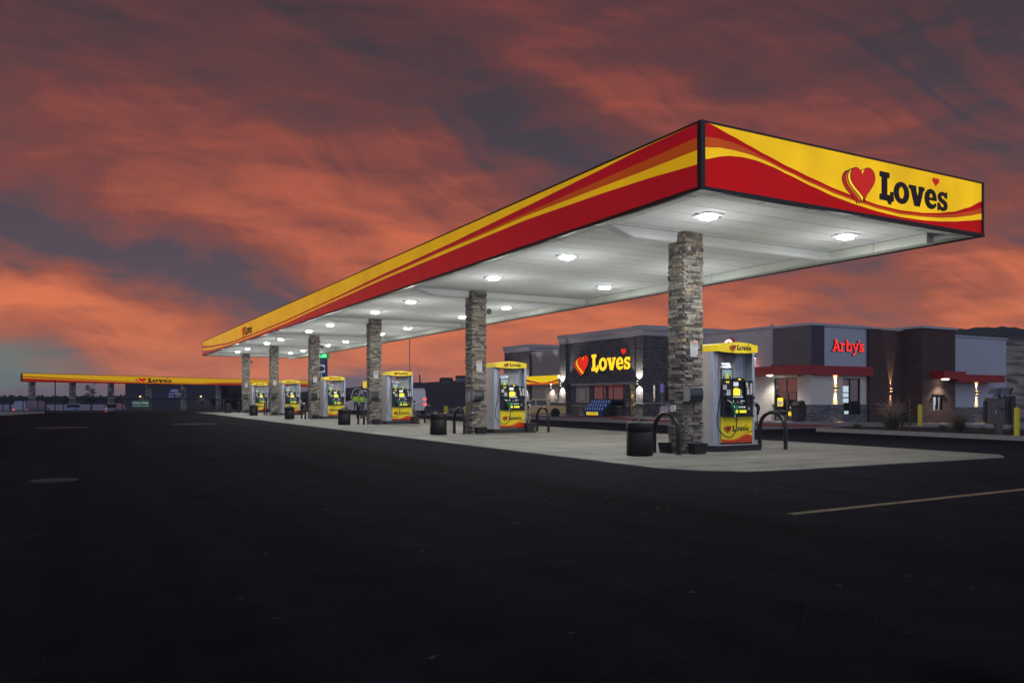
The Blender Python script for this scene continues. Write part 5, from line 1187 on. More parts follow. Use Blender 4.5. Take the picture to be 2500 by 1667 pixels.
tussock(25.9+.8, 19.0, 1.12, .62, 900, 'large arching grass clump with pinkish plumes, left in the planting bed', seed=3)
tussock(27.9, 17.2, .95, .50, 620, 'second grass clump with thin plumes, before the brown brick bay', seed=5)
tussock(25.95+.5, 20.3, .45, .42, 320, 'low dark grass clump at the left tip of the planting bed', False, 8)
tussock(27.2, 15.95, .42, .30, 320, 'small dry tan tuft left of the menu board post', False, 9, 'grass_blade')
tussock(27.3, 14.95, .50, .34, 380, 'low green clump below the menu board by the nearest yellow bollard', False, 10)
tussock(29.8, 19.0, .40, .35, 300, 'low reddish clump behind the grasses, left of the far yellow bollard', False, 12)
def foliage(mb, c, r, n, size, m, rnd, sq=1.):
    for i in range(n):
        while 1:
            p = Vector((rnd.uniform(-1, 1), rnd.uniform(-1, 1), rnd.uniform(-1, 1)))
            if .25 < p.length < 1: break
        q = Vector((c[0]+p.x*r[0], c[1]+p.y*r[1], c[2]+p.z*r[2])); a = Vector((rnd.gauss(0, 1), rnd.gauss(0, 1), rnd.gauss(0, 1))).normalized(); b = a.orthogonal().normalized(); s = size*rnd.uniform(.5, 1.2)
        mb.face([q-a*s, q+b*s*.45*sq, q+a*s, q-b*s*.45*sq], m)
def shrub():
    r = random.Random(4); O = (30.0, 20.9, g(30, 20.9)+.1); t = empty('staked_shrub', 'young grey green shrub tied between two wooden stakes in the planting bed', 'shrub', O)
    mb = MB()
    for i in range(14):
        a = r.uniform(0, 6.28); d = r.uniform(.1, .35); mb.tube(smoothpts3([(0, 0, 0), (d*.4*cos(a), d*.4*sin(a), .5), (d*cos(a), d*sin(a), r.uniform(.8, 1.2))], 3), .012, 'bark', 5, r2=.004)
    mb.build('stem', t)
    mb = MB(); 
    for c, rr, n in (((-.12, .0, .95), (.28, .28, .28), 420), ((.15, .1, .62), (.36, .32, .32), 420), ((.45, .0, .35), (.32, .3, .25), 260), ((-.05, 0, .3), (.3, .3, .25), 200)): foliage(mb, c, rr, n, .035, 'leaf_green', r)
    mb.build('foliage', t)
    mb = MB(); mb.box(-.27, -.22, -.02, .03, 0, 1.32, 'wood_stake'); mb.build('stake', t)
    mb = MB(); mb.box(.13, .18, -.25, -.2, 0, 1.32, 'wood_stake'); mb.build('stake', t)
shrub()

# ------------------------------------------------------------------ vehicles
def car(name, lb, cat, prof, W, paint, wheels, wr, loc, rz, glass=(), rear=None, front=None, roofz=None, tuck=.12, beltz=.95, group=None, side_windows=()):
    """prof: side outline (x = length, z = height); sides lean in above the belt line"""
    t = empty(name, lb, cat, loc, rz, group)
    mb = MB(); n = len(prof)
    def inset(z): return 0 if z <= beltz else tuck*(z-beltz)/(roofz-beltz)
    Lf = [(x, -W/2+inset(z), z) for x, z in prof]; Rt = [(x, W/2-inset(z), z) for x, z in prof]
    tri = tessellate_polygon([[Vector((x, z, 0)) for x, z in prof]])
    mb.faces(Lf, [tuple(a) for a in tri], paint); mb.faces(Rt, [tuple(a) for a in tri], paint)
    mb.faces(Lf+Rt, [(i, (i+1) % n, n+(i+1) % n, n+i) for i in range(n)], paint); mb.build('body', t)
    for pane in glass:        # panes across the width: ((x, z), (x, z))
        (xa, za), (xb, zb) = pane; m2 = MB(); nx, nz = (zb-za), -(xb-xa); l = math.hypot(nx, nz); sg = 1 if (nx*((xa+xb)/2) > 0) else -1
        dx, dz = nx/l*.012*sg, nz/l*.012*sg
        ia, ib = inset(za)+.1, inset(zb)+.1
        m2.faces([(xa+dx, -W/2+ia, za+dz), (xa+dx, W/2-ia, za+dz), (xb+dx, W/2-ib, zb+dz), (xb+dx, -W/2+ib, zb+dz)], [(0, 1, 2, 3)], 'glass_dark'); m2.build('windscreen', t)
    for poly in side_windows:
        for s in (-1, 1):
            m2 = MB(); m2.face([(x, s*(W/2-inset(z)+.012), z) for x, z in poly], 'glass_dark'); m2.build('side_window', t)
    for x in wheels:
        for s in (-1, 1):
            m2 = MB(); m2.lathe([(wr*.6, -.11), (wr*.95, -.11), (wr, -.07), (wr, .07), (wr*.95, .11), (wr*.6, .11)], 'tyre', (x, s*(W/2-.10), wr), 22, 'y'); w = m2.build('wheel', t)
            m2 = MB(); m2.lathe([(wr*.62, .0), (wr*.60, s*.06), (wr*.2, s*.03), (.001, s*.045)], 'rim', (x, s*(W/2-.07), wr), 16, 'y')
            for i in range(6): a = i*pi/3; m2.tube([(x+.05*cos(a), s*(W/2-.02), wr+.05*sin(a)), (x+wr*.58*cos(a), s*(W/2-.02), wr+wr*.58*sin(a))], .02, 'rim', 6)
            m2.build('rim', w)
            m2 = MB(); m2.lathe([(wr*1.22, -.002), (wr*1.0, .0)], 'tyre', (x, s*(W/2+.004), wr+.02), 20, 'y'); m2.build('wheel_arch', t)
    for lst, m, nm in ((rear, 'tail_red', 'tail_light'), (front, 'head_white', 'headlight')):
        for b in lst or (): m2 = MB(); m2.box(*b, m); m2.build(nm, t)
    return t
PICK = [(-2.9, .45), (-2.95, .95), (-2.9, 1.12), (-1.35, 1.15), (-1.2, 1.72), (-.95, 1.84), (.35, 1.84), (.62, 1.78), (1.25, 1.22), (2.55, 1.10), (2.8, .98), (2.88, .45), (2.3, .38), (-2.4, .38)]
VAN = [(-2.5, .35), (-2.52, 1.0), (-2.42, 2.0), (-2.2, 2.14), (1.2, 2.12), (1.5, 2.0), (2.1, 1.25), (2.75, 1.02), (2.85, .7), (2.82, .35)]
SUV = [(-2.2, .35), (-2.25, .95), (-2.05, 1.2), (-1.85, 1.62), (-1.6, 1.72), (.2, 1.72), (.45, 1.66), (1.1, 1.12), (2.0, 1.0), (2.2, .8), (2.2, .35)]
SEDAN = [(-2.25, .32), (-2.3, .8), (-2.15, 1.0), (-1.65, 1.05), (-1.0, 1.42), (-.7, 1.47), (.3, 1.47), (.55, 1.42), (1.25, 1.02), (2.1, .88), (2.3, .68), (2.3, .32)]
YA = -pi/2
px = car('pickup_truck', 'tan crew cab pickup parked in front of the store wing', 'pickup truck', PICK, 1.95, 'tan_paint', (-1.85, 1.85), .40, (41.95, 70.7, g(42.0, 70.7)+.01), D2(150), glass=(((1.2, 1.24), (.66, 1.76)), ((-1.37, 1.2), (-1.22, 1.7))), roofz=1.84, tuck=.2, beltz=1.15, rear=None, front=[(2.78, 2.88, -.9, -.6, .75, .95), (2.78, 2.88, .6, .9, .75, .95)],
    side_windows=([(1.05, 1.2), (.55, 1.72), (.22, 1.72), (.18, 1.2)], [(.08, 1.2), (.10, 1.72), (-.88, 1.70), (-1.0, 1.2)]))
fg = 'vehicles standing in the truck lot beyond the fence'
vw = 'glass'
def far(name, lb, cat, prof, W, paint, pxl, Z, rz, **k):
    kx = (pxl-1250)/1929; X_, Y_ = C_*kx*Z+S_*Z, -S_*kx*Z+C_*Z
    return car(name, lb, cat, prof, W, paint, (-1.5, 1.5), .34, (X_, Y_, g(X_, Y_)), rz, **k)
VD = math.atan2(C_, S_)      # heading straight away from the photographer
TL = lambda x, W, z0, z1: [(x-.03, x+.02, -W/2+.02, -W/2+.2, z0, z1), (x-.03, x+.02, W/2-.2, W/2-.02, z0, z1)]
car('cargo_van', 'white van with two glowing tail lamps, seen from behind through the fence', 'van', VAN, 2.0, 'grey_paint', (-1.6, 1.7), .36, (-18.4, 128.6+0, -1.3) if 0 else (-5.57, 143.9-14, -1.3), VD, glass=(((-2.46, 1.3), (-2.42, 1.85)),), roofz=2.14, beltz=1.1, rear=TL(-2.5, 2.0, .75, .98), group=fg)
car('parked_suv', 'white sport utility vehicle behind the small tree and the fence', 'car', SUV, 1.9, 'grey_paint', (-1.4, 1.4), .35, (-.4, 131.5, -1.3), VD+.5, glass=(((-2.07, 1.2), (-1.88, 1.6)),), roofz=1.72, beltz=1.0, rear=None, group=fg, side_windows=([(-1.7, 1.1), (-1.6, 1.6), (.2, 1.6), (.8, 1.1)],))
car('parked_suv', 'white car seen end on beside the traffic cone, beyond the fence', 'car', SUV, 1.9, 'grey_paint', (-1.4, 1.4), .35, (4.6, 127.6, -1.3), VD+pi+.1, glass=(((1.1, 1.14), (.48, 1.64)),), roofz=1.72, beltz=1.0, group=fg)
car('box_truck', 'red and white truck just entering at the left edge of the photo', 'truck', VAN, 2.3, 'red_paint', (-1.6, 1.7), .40, (-14.0, 141.0, -1.3), VD-1.1, roofz=2.14, beltz=1.0, rear=TL(-2.5, 2.3, .9, 1.2), group=fg)
car('parked_suv', 'dark blue car passing on the road below the hill', 'car', SUV, 1.9, 'dark_paint', (-1.4, 1.4), .35, (83.3, 182.5, -3.05+.0), VD+pi/2+.1, glass=(((-2.07, 1.2), (-1.88, 1.6)), ((1.1, 1.14), (.48, 1.64))), roofz=1.72, beltz=1.0, side_windows=([(-1.7, 1.1), (-1.6, 1.6), (.2, 1.6), (.8, 1.1)],))
car('parked_van', 'pale van mostly hidden behind the nearest stone column', 'van', VAN, 1.9, 'white_paint', (-1.6, 1.7), .35, (40.3, 44.3, g(40.3, 44.3)), D2(160), glass=(((2.08, 1.28), (1.52, 1.97)),), roofz=2.14, beltz=1.0)
v1 = car('cargo_van', 'white van with an open door beyond the fourth column, where two workers stand', 'van', [(a, b*1.12) for a, b in VAN], 2.1, 'white_paint', (-1.6, 1.7), .38, (26.6, 77.4, g(26.6, 77.4)), VD+pi/2+.35, glass=(((2.08, 1.44), (1.52, 2.2)),), roofz=2.4, beltz=1.2, side_windows=([(1.9, 1.5), (1.4, 2.2), (.6, 2.2), (.6, 1.5)],))
mb = MB()   # the open door frame
mb.tube(smoothpts3([(0, 0, .5), (.02, 0, 1.3), (.25, 0, 2.3), (.7, 0, 2.5), (1.1, 0, 2.3), (1.35, 0, 1.5)], 5), .05, 'white_paint', 8); mb.box(-.03, 1.3, -.03, .03, .35, 1.1, 'white_paint')
dv = mb.build('open_door', v1); dv.location = (1.2, 1.12, 0); dv.rotation_euler = (0, 0, .1)
car('box_truck', 'white truck standing behind the third pump with lit red tail lamps', 'truck', [(a, b*1.05) for a, b in VAN], 2.1, 'white_paint', (-1.6, 1.7), .40, (25.2, 64.5, g(25.2, 64.5)), VD+.35, roofz=2.25, beltz=1.0, rear=[(-2.56, -2.5, y0, y0+.2, z0, z0+.16) for y0 in (-1.02, .82) for z0 in (.8, 1.25)])

# ------------------------------------------------------------------ people
def person(loc, rz, lb, lean=0., arm=0.):
    t = empty('person', lb, 'person', loc, rz)
    def skin(verts, edges, radii, name, m, parent, sub=2):
        me = bpy.data.meshes.new(name); me.from_pydata(verts, edges, []); me.update(); ob = bpy.data.objects.new(name, me); COL.objects.link(ob)
        sk = ob.modifiers.new('skin', 'SKIN'); sk.use_smooth_shade = True
        for i, r in enumerate(radii): me.skin_vertices[0].data[i].radius = (r[0], r[1]) if isinstance(r, tuple) else (r, r); me.skin_vertices[0].data[i].use_root = (i == 0)
        s = ob.modifiers.new('sub', 'SUBSURF'); s.levels = sub; s.render_levels = sub
        dg = bpy.context.evaluated_depsgraph_get(); m2 = bpy.data.meshes.new_from_object(ob.evaluated_get(dg)); bpy.data.objects.remove(ob)
        m2.materials.clear(); m2.materials.append(MATS[m]); o = bpy.data.objects.new(name, m2); COL.objects.link(o); o.parent = parent
        return o
    V = [(0, 0, .95), (0, 0, 1.15), (.02, 0, 1.38), (.03, 0, 1.50), (.05, 0, 1.60), (.06, 0, 1.70),
         (0, .10, .90), (.01, .11, .50), (-.01, .12, .10), (.10, .13, .05), (0, -.10, .90), (.01, -.11, .50), (-.01, -.12, .10), (.10, -.13, .05),
         (.02, .19, 1.42), (.02, .26, 1.15), (.16+arm, .24, .98), (.25+arm, .22, .95), (.02, -.19, 1.42), (.02, -.26, 1.15), (.16, -.24, .98), (.25, -.22, .95)]
    E_ = [(0, 1), (1, 2), (2, 3), (3, 4), (4, 5), (0, 6), (6, 7), (7, 8), (8, 9), (0, 10), (10, 11), (11, 12), (12, 13), (2, 14), (14, 15), (15, 16), (16, 17), (2, 18), (18, 19), (19, 20), (20, 21)]
    R = [(.12, .16), (.11, .15), (.12, .18), .06, .075, .09, .095, .065, .045, .045, .095, .065, .045, .045, .075, .055, .042, .035, .075, .055, .042, .035]
    b = skin(V, E_, R, 'body', 'trousers', t)
    J = [(0, 0, .88), (0, 0, 1.15), (.02, 0, 1.36), (.03, 0, 1.48), (.02, .20, 1.41), (.02, .275, 1.15), (.13+arm, .25, 1.0), (.02, -.20, 1.41), (.02, -.275, 1.15), (.13, -.25, 1.0)]
    skin(J, [(0, 1), (1, 2), (2, 3), (2, 4), (4, 5), (5, 6), (2, 7), (7, 8), (8, 9)], [(.17, .22), (.155, .205), (.16, .22), .09, .10, .075, .06, .10, .075, .06], 'jacket', 'hivis', b)
    m2 = MB()
    for z in (1.0, 1.18): m2.lathe([(.215, 0), (.215, .05)], 'reflective', (0, 0, z), 20)
    m2.build('reflective_band', b)
    m2 = MB(); m2.lathe([(.125, 0), (.128, .05), (.10, .12), (.05, .15), (.001, .155)], 'cap_grey', (.06, 0, 1.69), 16); m2.box(.12, .25, -.07, .07, 1.69, 1.705, 'cap_grey'); m2.build('cap', b)
    return t
person((23.45, 73.6, g(23.45, 73.6)), VD, 'person in a green hi-vis jacket and pale cap, left one at the van door')
person((24.0, 73.3, g(24, 73.3)), VD, 'person in a brighter hi-vis jacket and pale cap, the right one beside the column', arm=.04)

# ------------------------------------------------------------------ beyond the lot
def fence():
    O = (2, 79, 0); t = empty('fence', 'black metal fence along the far left edge of the lot', 'fence', O)
    def line(a, b, z0, H, gaps, nm='rail'):
        L = math.dist(a, b); d = ((b[0]-a[0])/L, (b[1]-a[1])/L); mb = MB()
        for z in (z0+.08, z0+H): mb.tube([(a[0], a[1], z), (b[0], b[1], z)], .036, 'fence_black', 6)
        mb.build('rail', t, O)
        s = 0; i = 0
        while s <= L+.01:
            x, y = a[0]+d[0]*s, a[1]+d[1]*s; m2 = MB(); r = .065 if i % 4 == 0 else .04; m2.lathe([(r, 0), (r, H+.04), (.001, H+.06)], 'fence_black', (x, y, z0), 8); m2.build('post', t, O); s += gaps[i % len(gaps)]; i += 1
        return d
    line((-10.5, 86.4), (-2.3, 78.6), 0.05, 1.10, (1.4, .35, 1.2, .8)); line((-2.3, 78.4), (11.5, 74.3), 0.05, 1.08, (1.35, 1.0, 1.25, 1.1)); line((11.5, 74.3), (20, 72.3), .05, 1.05, (1.6, .3, 1.2, .22, .5, .3))
fence()
def dogsign():
    a = (4.19, 75.78); b = (5.54, 75.05); O = (4.87, 75.42, .1); t = empty('park_sign', 'green board lettered DOG PARK with a white arrow, in front of the fence', 'sign', O, rz=math.atan2(b[1]-a[1], b[0]-a[0])); w = math.dist(a, b)/2
    mb = MB(); mb.box(-w, w, -.02, .02, .28, .92, 'sign_green'); bd = mb.build('board', t)
    mb = MB(); text(mb, 'DOG PARK', (0, -.022, .70), *FY.values(), .30, .003, 'sign_white', .004, sx=.92); mb.box(-w+.06, w-.16, -.028, -.02, .45, .475, 'sign_white')
    mb.face([(w-.18, -.028, .41), (w-.05, -.028, .4625), (w-.18, -.028, .515)], 'sign_white'); mb.build('lettering', bd)
    for s in (-.75, .75): mb = MB(); mb.box(s*w-.03, s*w+.03, .02, .07, -.05, .85, 'wood_stake'); mb.build('post', t)
dogsign()
mb = MB(); c = (2.2, 76.0, .06); mb.box(c[0]-.2, c[0]+.2, c[1]-.2, c[1]+.2, .055, .09, 'cone_orange'); mb.lathe([(.15, .03), (.115, .2)], 'cone_orange', c, 16); mb.lathe([(.115, .2), (.085, .33)], 'paper_white', c, 16); mb.lathe([(.085, .33), (.07, .4)], 'cone_orange', c, 16); mb.lathe([(.07, .4), (.05, .48)], 'paper_white', c, 16); mb.lathe([(.05, .48), (.03, .58), (.001, .58)], 'cone_orange', c, 16)
tag(mb.build('traffic_cone', origin=c), 'orange cone with white bands standing by the fence', 'traffic cone')

def diesel():
    P0, P1 = Vector((-6.6, 129.0, 0)), Vector((46.5, 163.8, 0)); d = (P1-P0).normalized(); n = Vector((d.y, -d.x, 0)); L = (P1-P0).length
    rz = math.atan2(d.y, d.x); O = (P0.x, P0.y, -1.3)
    t = empty('truck_canopy', 'long low yellow and red canopy of the truck pumps beyond the fence', 'canopy', O, rz)
    z0, z1 = 3.52+1.3, 4.66+1.3; S1 = [(0, .32, .40, .48, .60), (8, .52, .60, .66, .74), (18, .74, .78, .82, .88), (30, .80, .84, .88, .92), (L*.55, .60, .66, .70, .74), (L*.75, .45, .56, .60, .66), (L, .4, .5, .56, .62)]
    tabs = [[(q[0], q[i]) for q in S1] for i in (1, 2, 3, 4)]; mb = MB(); N_ = 80
    for i in range(N_):
        a, b = L*i/N_, L*(i+1)/N_; fa = [0]+[interp(T, a) for T in tabs]+[1]; fb = [0]+[interp(T, b) for T in tabs]+[1]
        for j, m in enumerate(('far_yellow', 'far_red', 'far_orange', 'far_yellow', 'far_red')):
            z = lambda f: z1-(z1-z0)*f; mb.face([(a, 0, z(fa[j+1])), (b, 0, z(fb[j+1])), (b, 0, z(fb[j])), (a, 0, z(fa[j]))], m)
    mb.build('fascia', t)
    mb = MB(); mb.box(0.05, L, .01, .55, z0+.05, z1-.1, 'shop_dark'); mb.box(-.08, .0, -.05, .05, z0-.05, z1+.04, 'black_trim'); mb.box(0, L, -.06, .02, z1, z1+.06, 'black_trim'); mb.box(0, L, -.03, .02, z0-.06, z0, 'black_trim'); mb.build('deck', t)
    mb = MB(); logo(mb, (19.9, 0, z0+.30), *FY.values(), .62, 4.6, .02, 'logo_black', 'bl_red', 'bl_orange', 'bl_yellow'); mb.build('logo', t)
    for k, pxl in enumerate((81, 180, 273.5, 365.5, 451, 536, 622, 706)):
        kx = (pxl-1250)/1929; R_ = Vector((C_*kx+S_, -S_*kx+C_, 0))
        # ray meets the line 1 m behind the fascia
        Q = P0-n*1.0; s = (Q.cross(d)).z/(R_.cross(d)).z; H = R_*s; u_ = (H-P0).dot(d)
        m2 = MB(); r = random.Random(k); zc = 0
        while zc < z0-.01:
            h = min(.22, z0-zc); 
            for q in range(2): m2.box(u_-.33+.33*q, u_+.33*q-.005, 1.0-r.uniform(0, .04), 1.6, zc, zc+h-.01, 'stone_%d' % r.choice((0, 1, 2, 3, 5)))
            zc += h
        m2.build('column', t)
    for k in (2.5, 4.6, 6.5):
        pass
diesel_mats = [mat('far_yellow', (.55, .33, .01), .4, emit=(.5, .27, .002), es=.85, noise=.1, nscale=.3), mat('far_red', (.3, .01, .004), .4, emit=(.22, .006, .002), es=.8, noise=.1, nscale=.3), mat('far_orange', (.4, .08, .01), .4, emit=(.35, .06, .004), es=.8, noise=.1)]
diesel()
def shop():
    O = (8.1, 167.0, -1.3); rz = math.atan2(-S_, C_); t = empty('tyre_shop', 'dark flat roofed workshop with two lamps and small brand boards, behind the truck canopy', 'workshop', O, rz)
    W = 18.6; h = 5.25
    mb = MB(); mb.box(0, W, 0, 12, 0, h, 'shop_dark'); mb.box(-.15, W+.15, -.15, 12.1, h, h+.22, 'black_trim'); mb.box(-.5, .0, 1, 12, 0, h-.4, 'black_trim'); mb.build('wall', t)
    for x in (3.1, 14.6):
        mb = MB(); mb.tube(smoothpts3([(x, 0, 3.05), (x, -.3, 3.15), (x, -.55, 3.0)], 3), .03, 'black_trim', 6); mb.lathe([(.26, 0), (.12, .12), (.001, .14)], 'black_trim', (x, -.6, 2.86), 12); l = mb.build('wall_lamp', t)
        mb = MB(); mb.lathe([(.001, 0), (.16, .02), (.18, .06)], 'warm_glow', (x, -.6, 2.80), 12); mb.build('bulb', l)
        lamp('SPOT', 'lamp_beam', t, (x, -.5, 2.78), 60, (1, .75, .45), (0, 0, 0), spot=2.6, blend=.6, r=.1)
        mb = MB(); mb.box(x-.7, x+.7, -.03, 0, 0, 2.2, 'house_dark'); mb.box(x-.35, x+.35, -.05, -.03, 1.3, 2.1, 'glass_dark'); mb.build('door', t)
    mb = MB(); x0 = 8.2
    mb.flat((ell(x0+1.2, 3.9, .85, .32), []), (0, 0, 0), *FY.values(), 1, .06, 'label_blue'); mb.flat((ell(x0+1.2, 3.9, .75, .24), []), (0, 0, 0), *FY.values(), 1, .07, 'paper_white'); mb.box(x0+.7, x0+1.7, -.08, -.07, 3.83, 3.97, 'label_blue')
    for (a, b, m, m2_) in ((x0, 3.3, 'label_blue', 'paper_white'), (x0+1.3, 3.3, 'paper_white', 'box_grey'), (x0, 2.8, 'label_blue', 'paper_white'), (x0+1.3, 2.8, 'menu_dark', 'paper_white')): mb.box(a, a+1.1, -.05, 0, b-.18, b+.18, m); mb.box(a+.1, a+1.0, -.06, -.05, b-.06, b+.07, m2_)
    mb.build('brand_board', t)
shop()
def sapling():
    r = random.Random(9); O = (1.15, 83.9, g(1.15, 83.9)); t = empty('young_tree', 'young dark tree with sparse leaves behind the fence', 'tree', O)
    mb = MB(); mb.tube(smoothpts3([(0, 0, 0), (.02, 0, .8), (0, .02, 1.6), (.03, 0, 2.5)], 4), .045, 'bark', 8, r2=.012); mb.build('trunk', t)
    mb = MB(); lv = MB()
    for i in range(26):
        z = r.uniform(.7, 2.3); a = r.uniform(0, 6.28); l = r.uniform(.35, .75)*(1.15-.25*z/2.3); e = (l*cos(a), l*sin(a), z+l*r.uniform(.5, .9)); mb.tube([(0, 0, z), (e[0]*.5, e[1]*.5, z+(e[2]-z)*.4), e], .014, 'bark', 5, r2=.004)
        for j in range(4):
            q = r.uniform(.3, 1); c = (e[0]*q, e[1]*q, z+(e[2]-z)*q); foliage(lv, c, (.12, .12, .10), 9, .05, 'leaf_dark', r)
    mb.build('branches', t); lv.build('foliage', t)
sapling()
mb = MB(); mb.tube([(-1.9, 92.4, g(-1.9, 92.4)), (-1.9, 92.4, 12.5 if 0 else 3.0)], .05, 'fence_black', 8); mb.box(-2.25, -1.85, 92.3, 92.5, 2.98, 3.05, 'fence_black'); tag(mb.build('lamp_post', origin=(-1.9, 92.4, 0)), 'thin dark pole left of the small tree, beyond the fence', 'pole')

# price sign pylon
def pylon():
    O = (29.8, 109.1, g(29.8, 109)); t = empty('price_sign', 'blue roadside pylon with green price digits on top, seen behind the fourth column', 'sign', O, rz=math.atan2(-S_, C_)); z = -O[2]
    mb = MB(); mb.box(-1.15, .78, 0, .5, .0, 6.72+z, 'sign_blue'); mb.build('pylon_body', t)
    mb = MB(); mb.box(-1.5, 1.08, -.04, .54, 6.72+z, 7.36+z, 'led_box'); b = mb.build('price_box', t)
    mb = MB(); text(mb, '5.08', (.2, -.05, 7.06+z), (1, 0, 0), (0, 0, 1), (0, -1, 0), .62, .01, 'led_green', .03); mb.build('price_digits', b)
    mb = MB(); mb.flat((ell(.05, 6.25+z, .3, .28), [ell(.05, 6.25+z, .22, .2)]), (0, 0, 0), *FY.values(), 1, .02, 'box_grey'); mb.box(-1.0, .52, -.03, 0, 4.75+z, 5.85+z, 'pylon_white'); mb.flat((ell(-.15, 5.3+z, .62, .38), []), (0, 0, 0), *FY.values(), 1, .05, 'menu_dark')
    for i in range(4): mb.box(-.05, .12, -.03, 0, 4.45+z-.3*i, 4.6+z-.3*i, 'pylon_white')
    mb.build('emblem_panel', t)
pylon()
def partsign():
    O = (28.5, 81.6, g(28.5, 81.6)); t = empty('roadside_sign', 'yellow sign with black capitals on dark posts, behind the third pump', 'sign', O, rz=math.atan2(-S_, C_)); z = -O[2]
    mb = MB(); mb.box(-1.65, 1.65, 0, .15, 2.30+z, 3.03+z, 'panel_yellow'); b = mb.build('board', t)
    mb = MB(); text(mb, 'PARTS', (.35, -.002, 2.84+z), *FY.values(), .30, .004, 'logo_black', .012); text(mb, 'TRUCKS', (.1, -.002, 2.48+z), *FY.values(), .46, .004, 'logo_black', .02); mb.build('lettering', b)
    for s in (-1.2, 1.2): mb = MB(); mb.box(s-.06, s+.06, .02, .14, 0, 2.3+z, 'menu_dark'); mb.build('post', t)
partsign()
def hc(x, y, z, h, lb):
    t = empty('parking_sign', lb, 'sign', (x, y, z), rz=D2(-55)); mb = MB(); mb.lathe([(.03, 0), (.03, h)], 'coping_grey', (0, 0, 0), 8); mb.build('post', t)
    mb = MB(); mb.box(-.17, .17, -.05, -.03, h-.78, h, 'violet_sign'); b = mb.build('board', t)
    mb = MB(); mb.flat((ell(0, h-.27, .09, .09), [ell(0, h-.27, .06, .06)]), (0, -.05, 0), *FY.values(), 1, .004, 'paper_white'); mb.box(-.02, .02, -.056, -.05, h-.25, h-.08, 'paper_white'); mb.flat((ell(0, h-.06, .03, .03), []), (0, -.05, 0), *FY.values(), 1, .004, 'paper_white')
    for i in range(3): mb.box(-.12, .12, -.056, -.05, h-.52-.08*i, h-.49-.08*i, 'paper_white')
    mb.build('symbol', b)
hc(44.2, 53.4, g(44.2, 53.4)+.1, 2.95, 'violet parking sign on a post left of the nearest stone column')
hc(44.3, 77.3, g(44.3, 77.3)+.1, 2.6, 'violet parking sign behind the tan pickup')
mb = MB(); mb.tube([(55.4, 140.8, -2), (55.4, 140.8, 24)], .09, 'box_grey', 6); tag(mb.build('flagpole', origin=(55.4, 140.8, -2)), 'thin tall pole rising between the third and second columns', 'pole')

# distant hills from ridge tables (heading, height of the ridge)
def ridge(tab, Zr, Zf, m, name, lb, rough=1.2, n=120, seed=1, back=80, rows=14, foot=None):
    r = random.Random(seed); mb = MB(); V = []; x0, x1 = tab[0][0], tab[-1][0]; ph = [r.uniform(0, 6) for _ in range(8)]
    for j in range(rows+1):
        q = j/rows
        for i in range(n+1):
            pxl = x0+(x1-x0)*i/n; kx = (pxl-1250)/1929; top = interp(tab, pxl)
            Zd = Zf+(Zr-Zf)*min(1, q*1.25) if q <= .8 else Zr+back*(q-.8)/.2
            X_, Y_ = C_*kx*Zd+S_*Zd, -S_*kx*Zd+C_*Zd; hz = 1.25+(971-top)*Zr/1929; base = (g(X_, Y_)-.6) if foot is None else foot
            e = smooth(min(1, q*1.25))**.8 if q <= .8 else 1-.7*(q-.8)/.2
            wob = rough*(.5*sin(pxl*.031+ph[0]+q*5)+.3*sin(pxl*.083+ph[1]+q*9)+.25*sin(pxl*.19+ph[2]-q*13)+.25*r.uniform(-1, 1))
            V.append((X_, Y_, base+(hz-base)*e+wob*(.15 if q > .75 else .6)*e))
    w = n+1; mb.faces(V, [(j*w+i, j*w+i+1, (j+1)*w+i+1, (j+1)*w+i) for j in range(rows) for i in range(n)], m, True)
    o = mb.build(name); return tag(o, lb, name.replace('_', ' '), kind='structure')
ridge([(300, 964), (560, 962), (680, 958), (760, 956), (830, 948), (900, 942), (960, 938), (1020, 934), (1100, 930), (1200, 923), (1350, 918), (1700, 912), (2100, 890)], 270, 190, 'hill_dark', 'dark_hill', 'low dark hill with houses beyond the road', 1.0, seed=2)
ridge([(2050, 815), (2250, 808), (2330, 804), (2420, 803), (2520, 806), (2700, 812), (2900, 840)], 140, 72, 'hill_rock', 'rocky_hill', 'steep rocky hill rising behind the restaurant', .45, n=90, seed=5, rows=24, foot=-1.2)
ridge([(-700, 969), (-200, 968), (0, 968), (300, 969), (560, 968)], 620, 420, 'far_wood', 'far_ridge', 'faint far ridge at the left horizon', .5, seed=4)
# far wood: a ragged line of small firs
r = random.Random(12); mb = MB()
for i in range(900):
    pxl = r.uniform(-250, 640); Z = r.uniform(300, 380); kx = (pxl-1250)/1929; X_, Y_ = C_*kx*Z+S_*Z, -S_*kx*Z+C_*Z; h = r.uniform(2.7, 3.5)+(.6 if r.random() < .1 else 0); w = r.uniform(1.0, 2.0)
    mb.prism([(X_+w*cos(a*1.05), Y_+w*sin(a*1.05)) for a in range(6)], -1.7, -1.3+h*.55, 'far_wood', [(X_+w*.8*cos(a*1.05), Y_+w*.8*sin(a*1.05)) for a in range(6)])
    mb.prism([(X_+w*.8*cos(a*1.05), Y_+w*.8*sin(a*1.05)) for a in range(6)], -1.3+h*.55, -1.3+h, 'far_wood', [(X_+.1*cos(a*1.05), Y_+.1*sin(a*1.05)) for a in range(6)])
tag(mb.build('far_wood'), 'dark far wood along the left horizon', 'wood', kind='stuff')
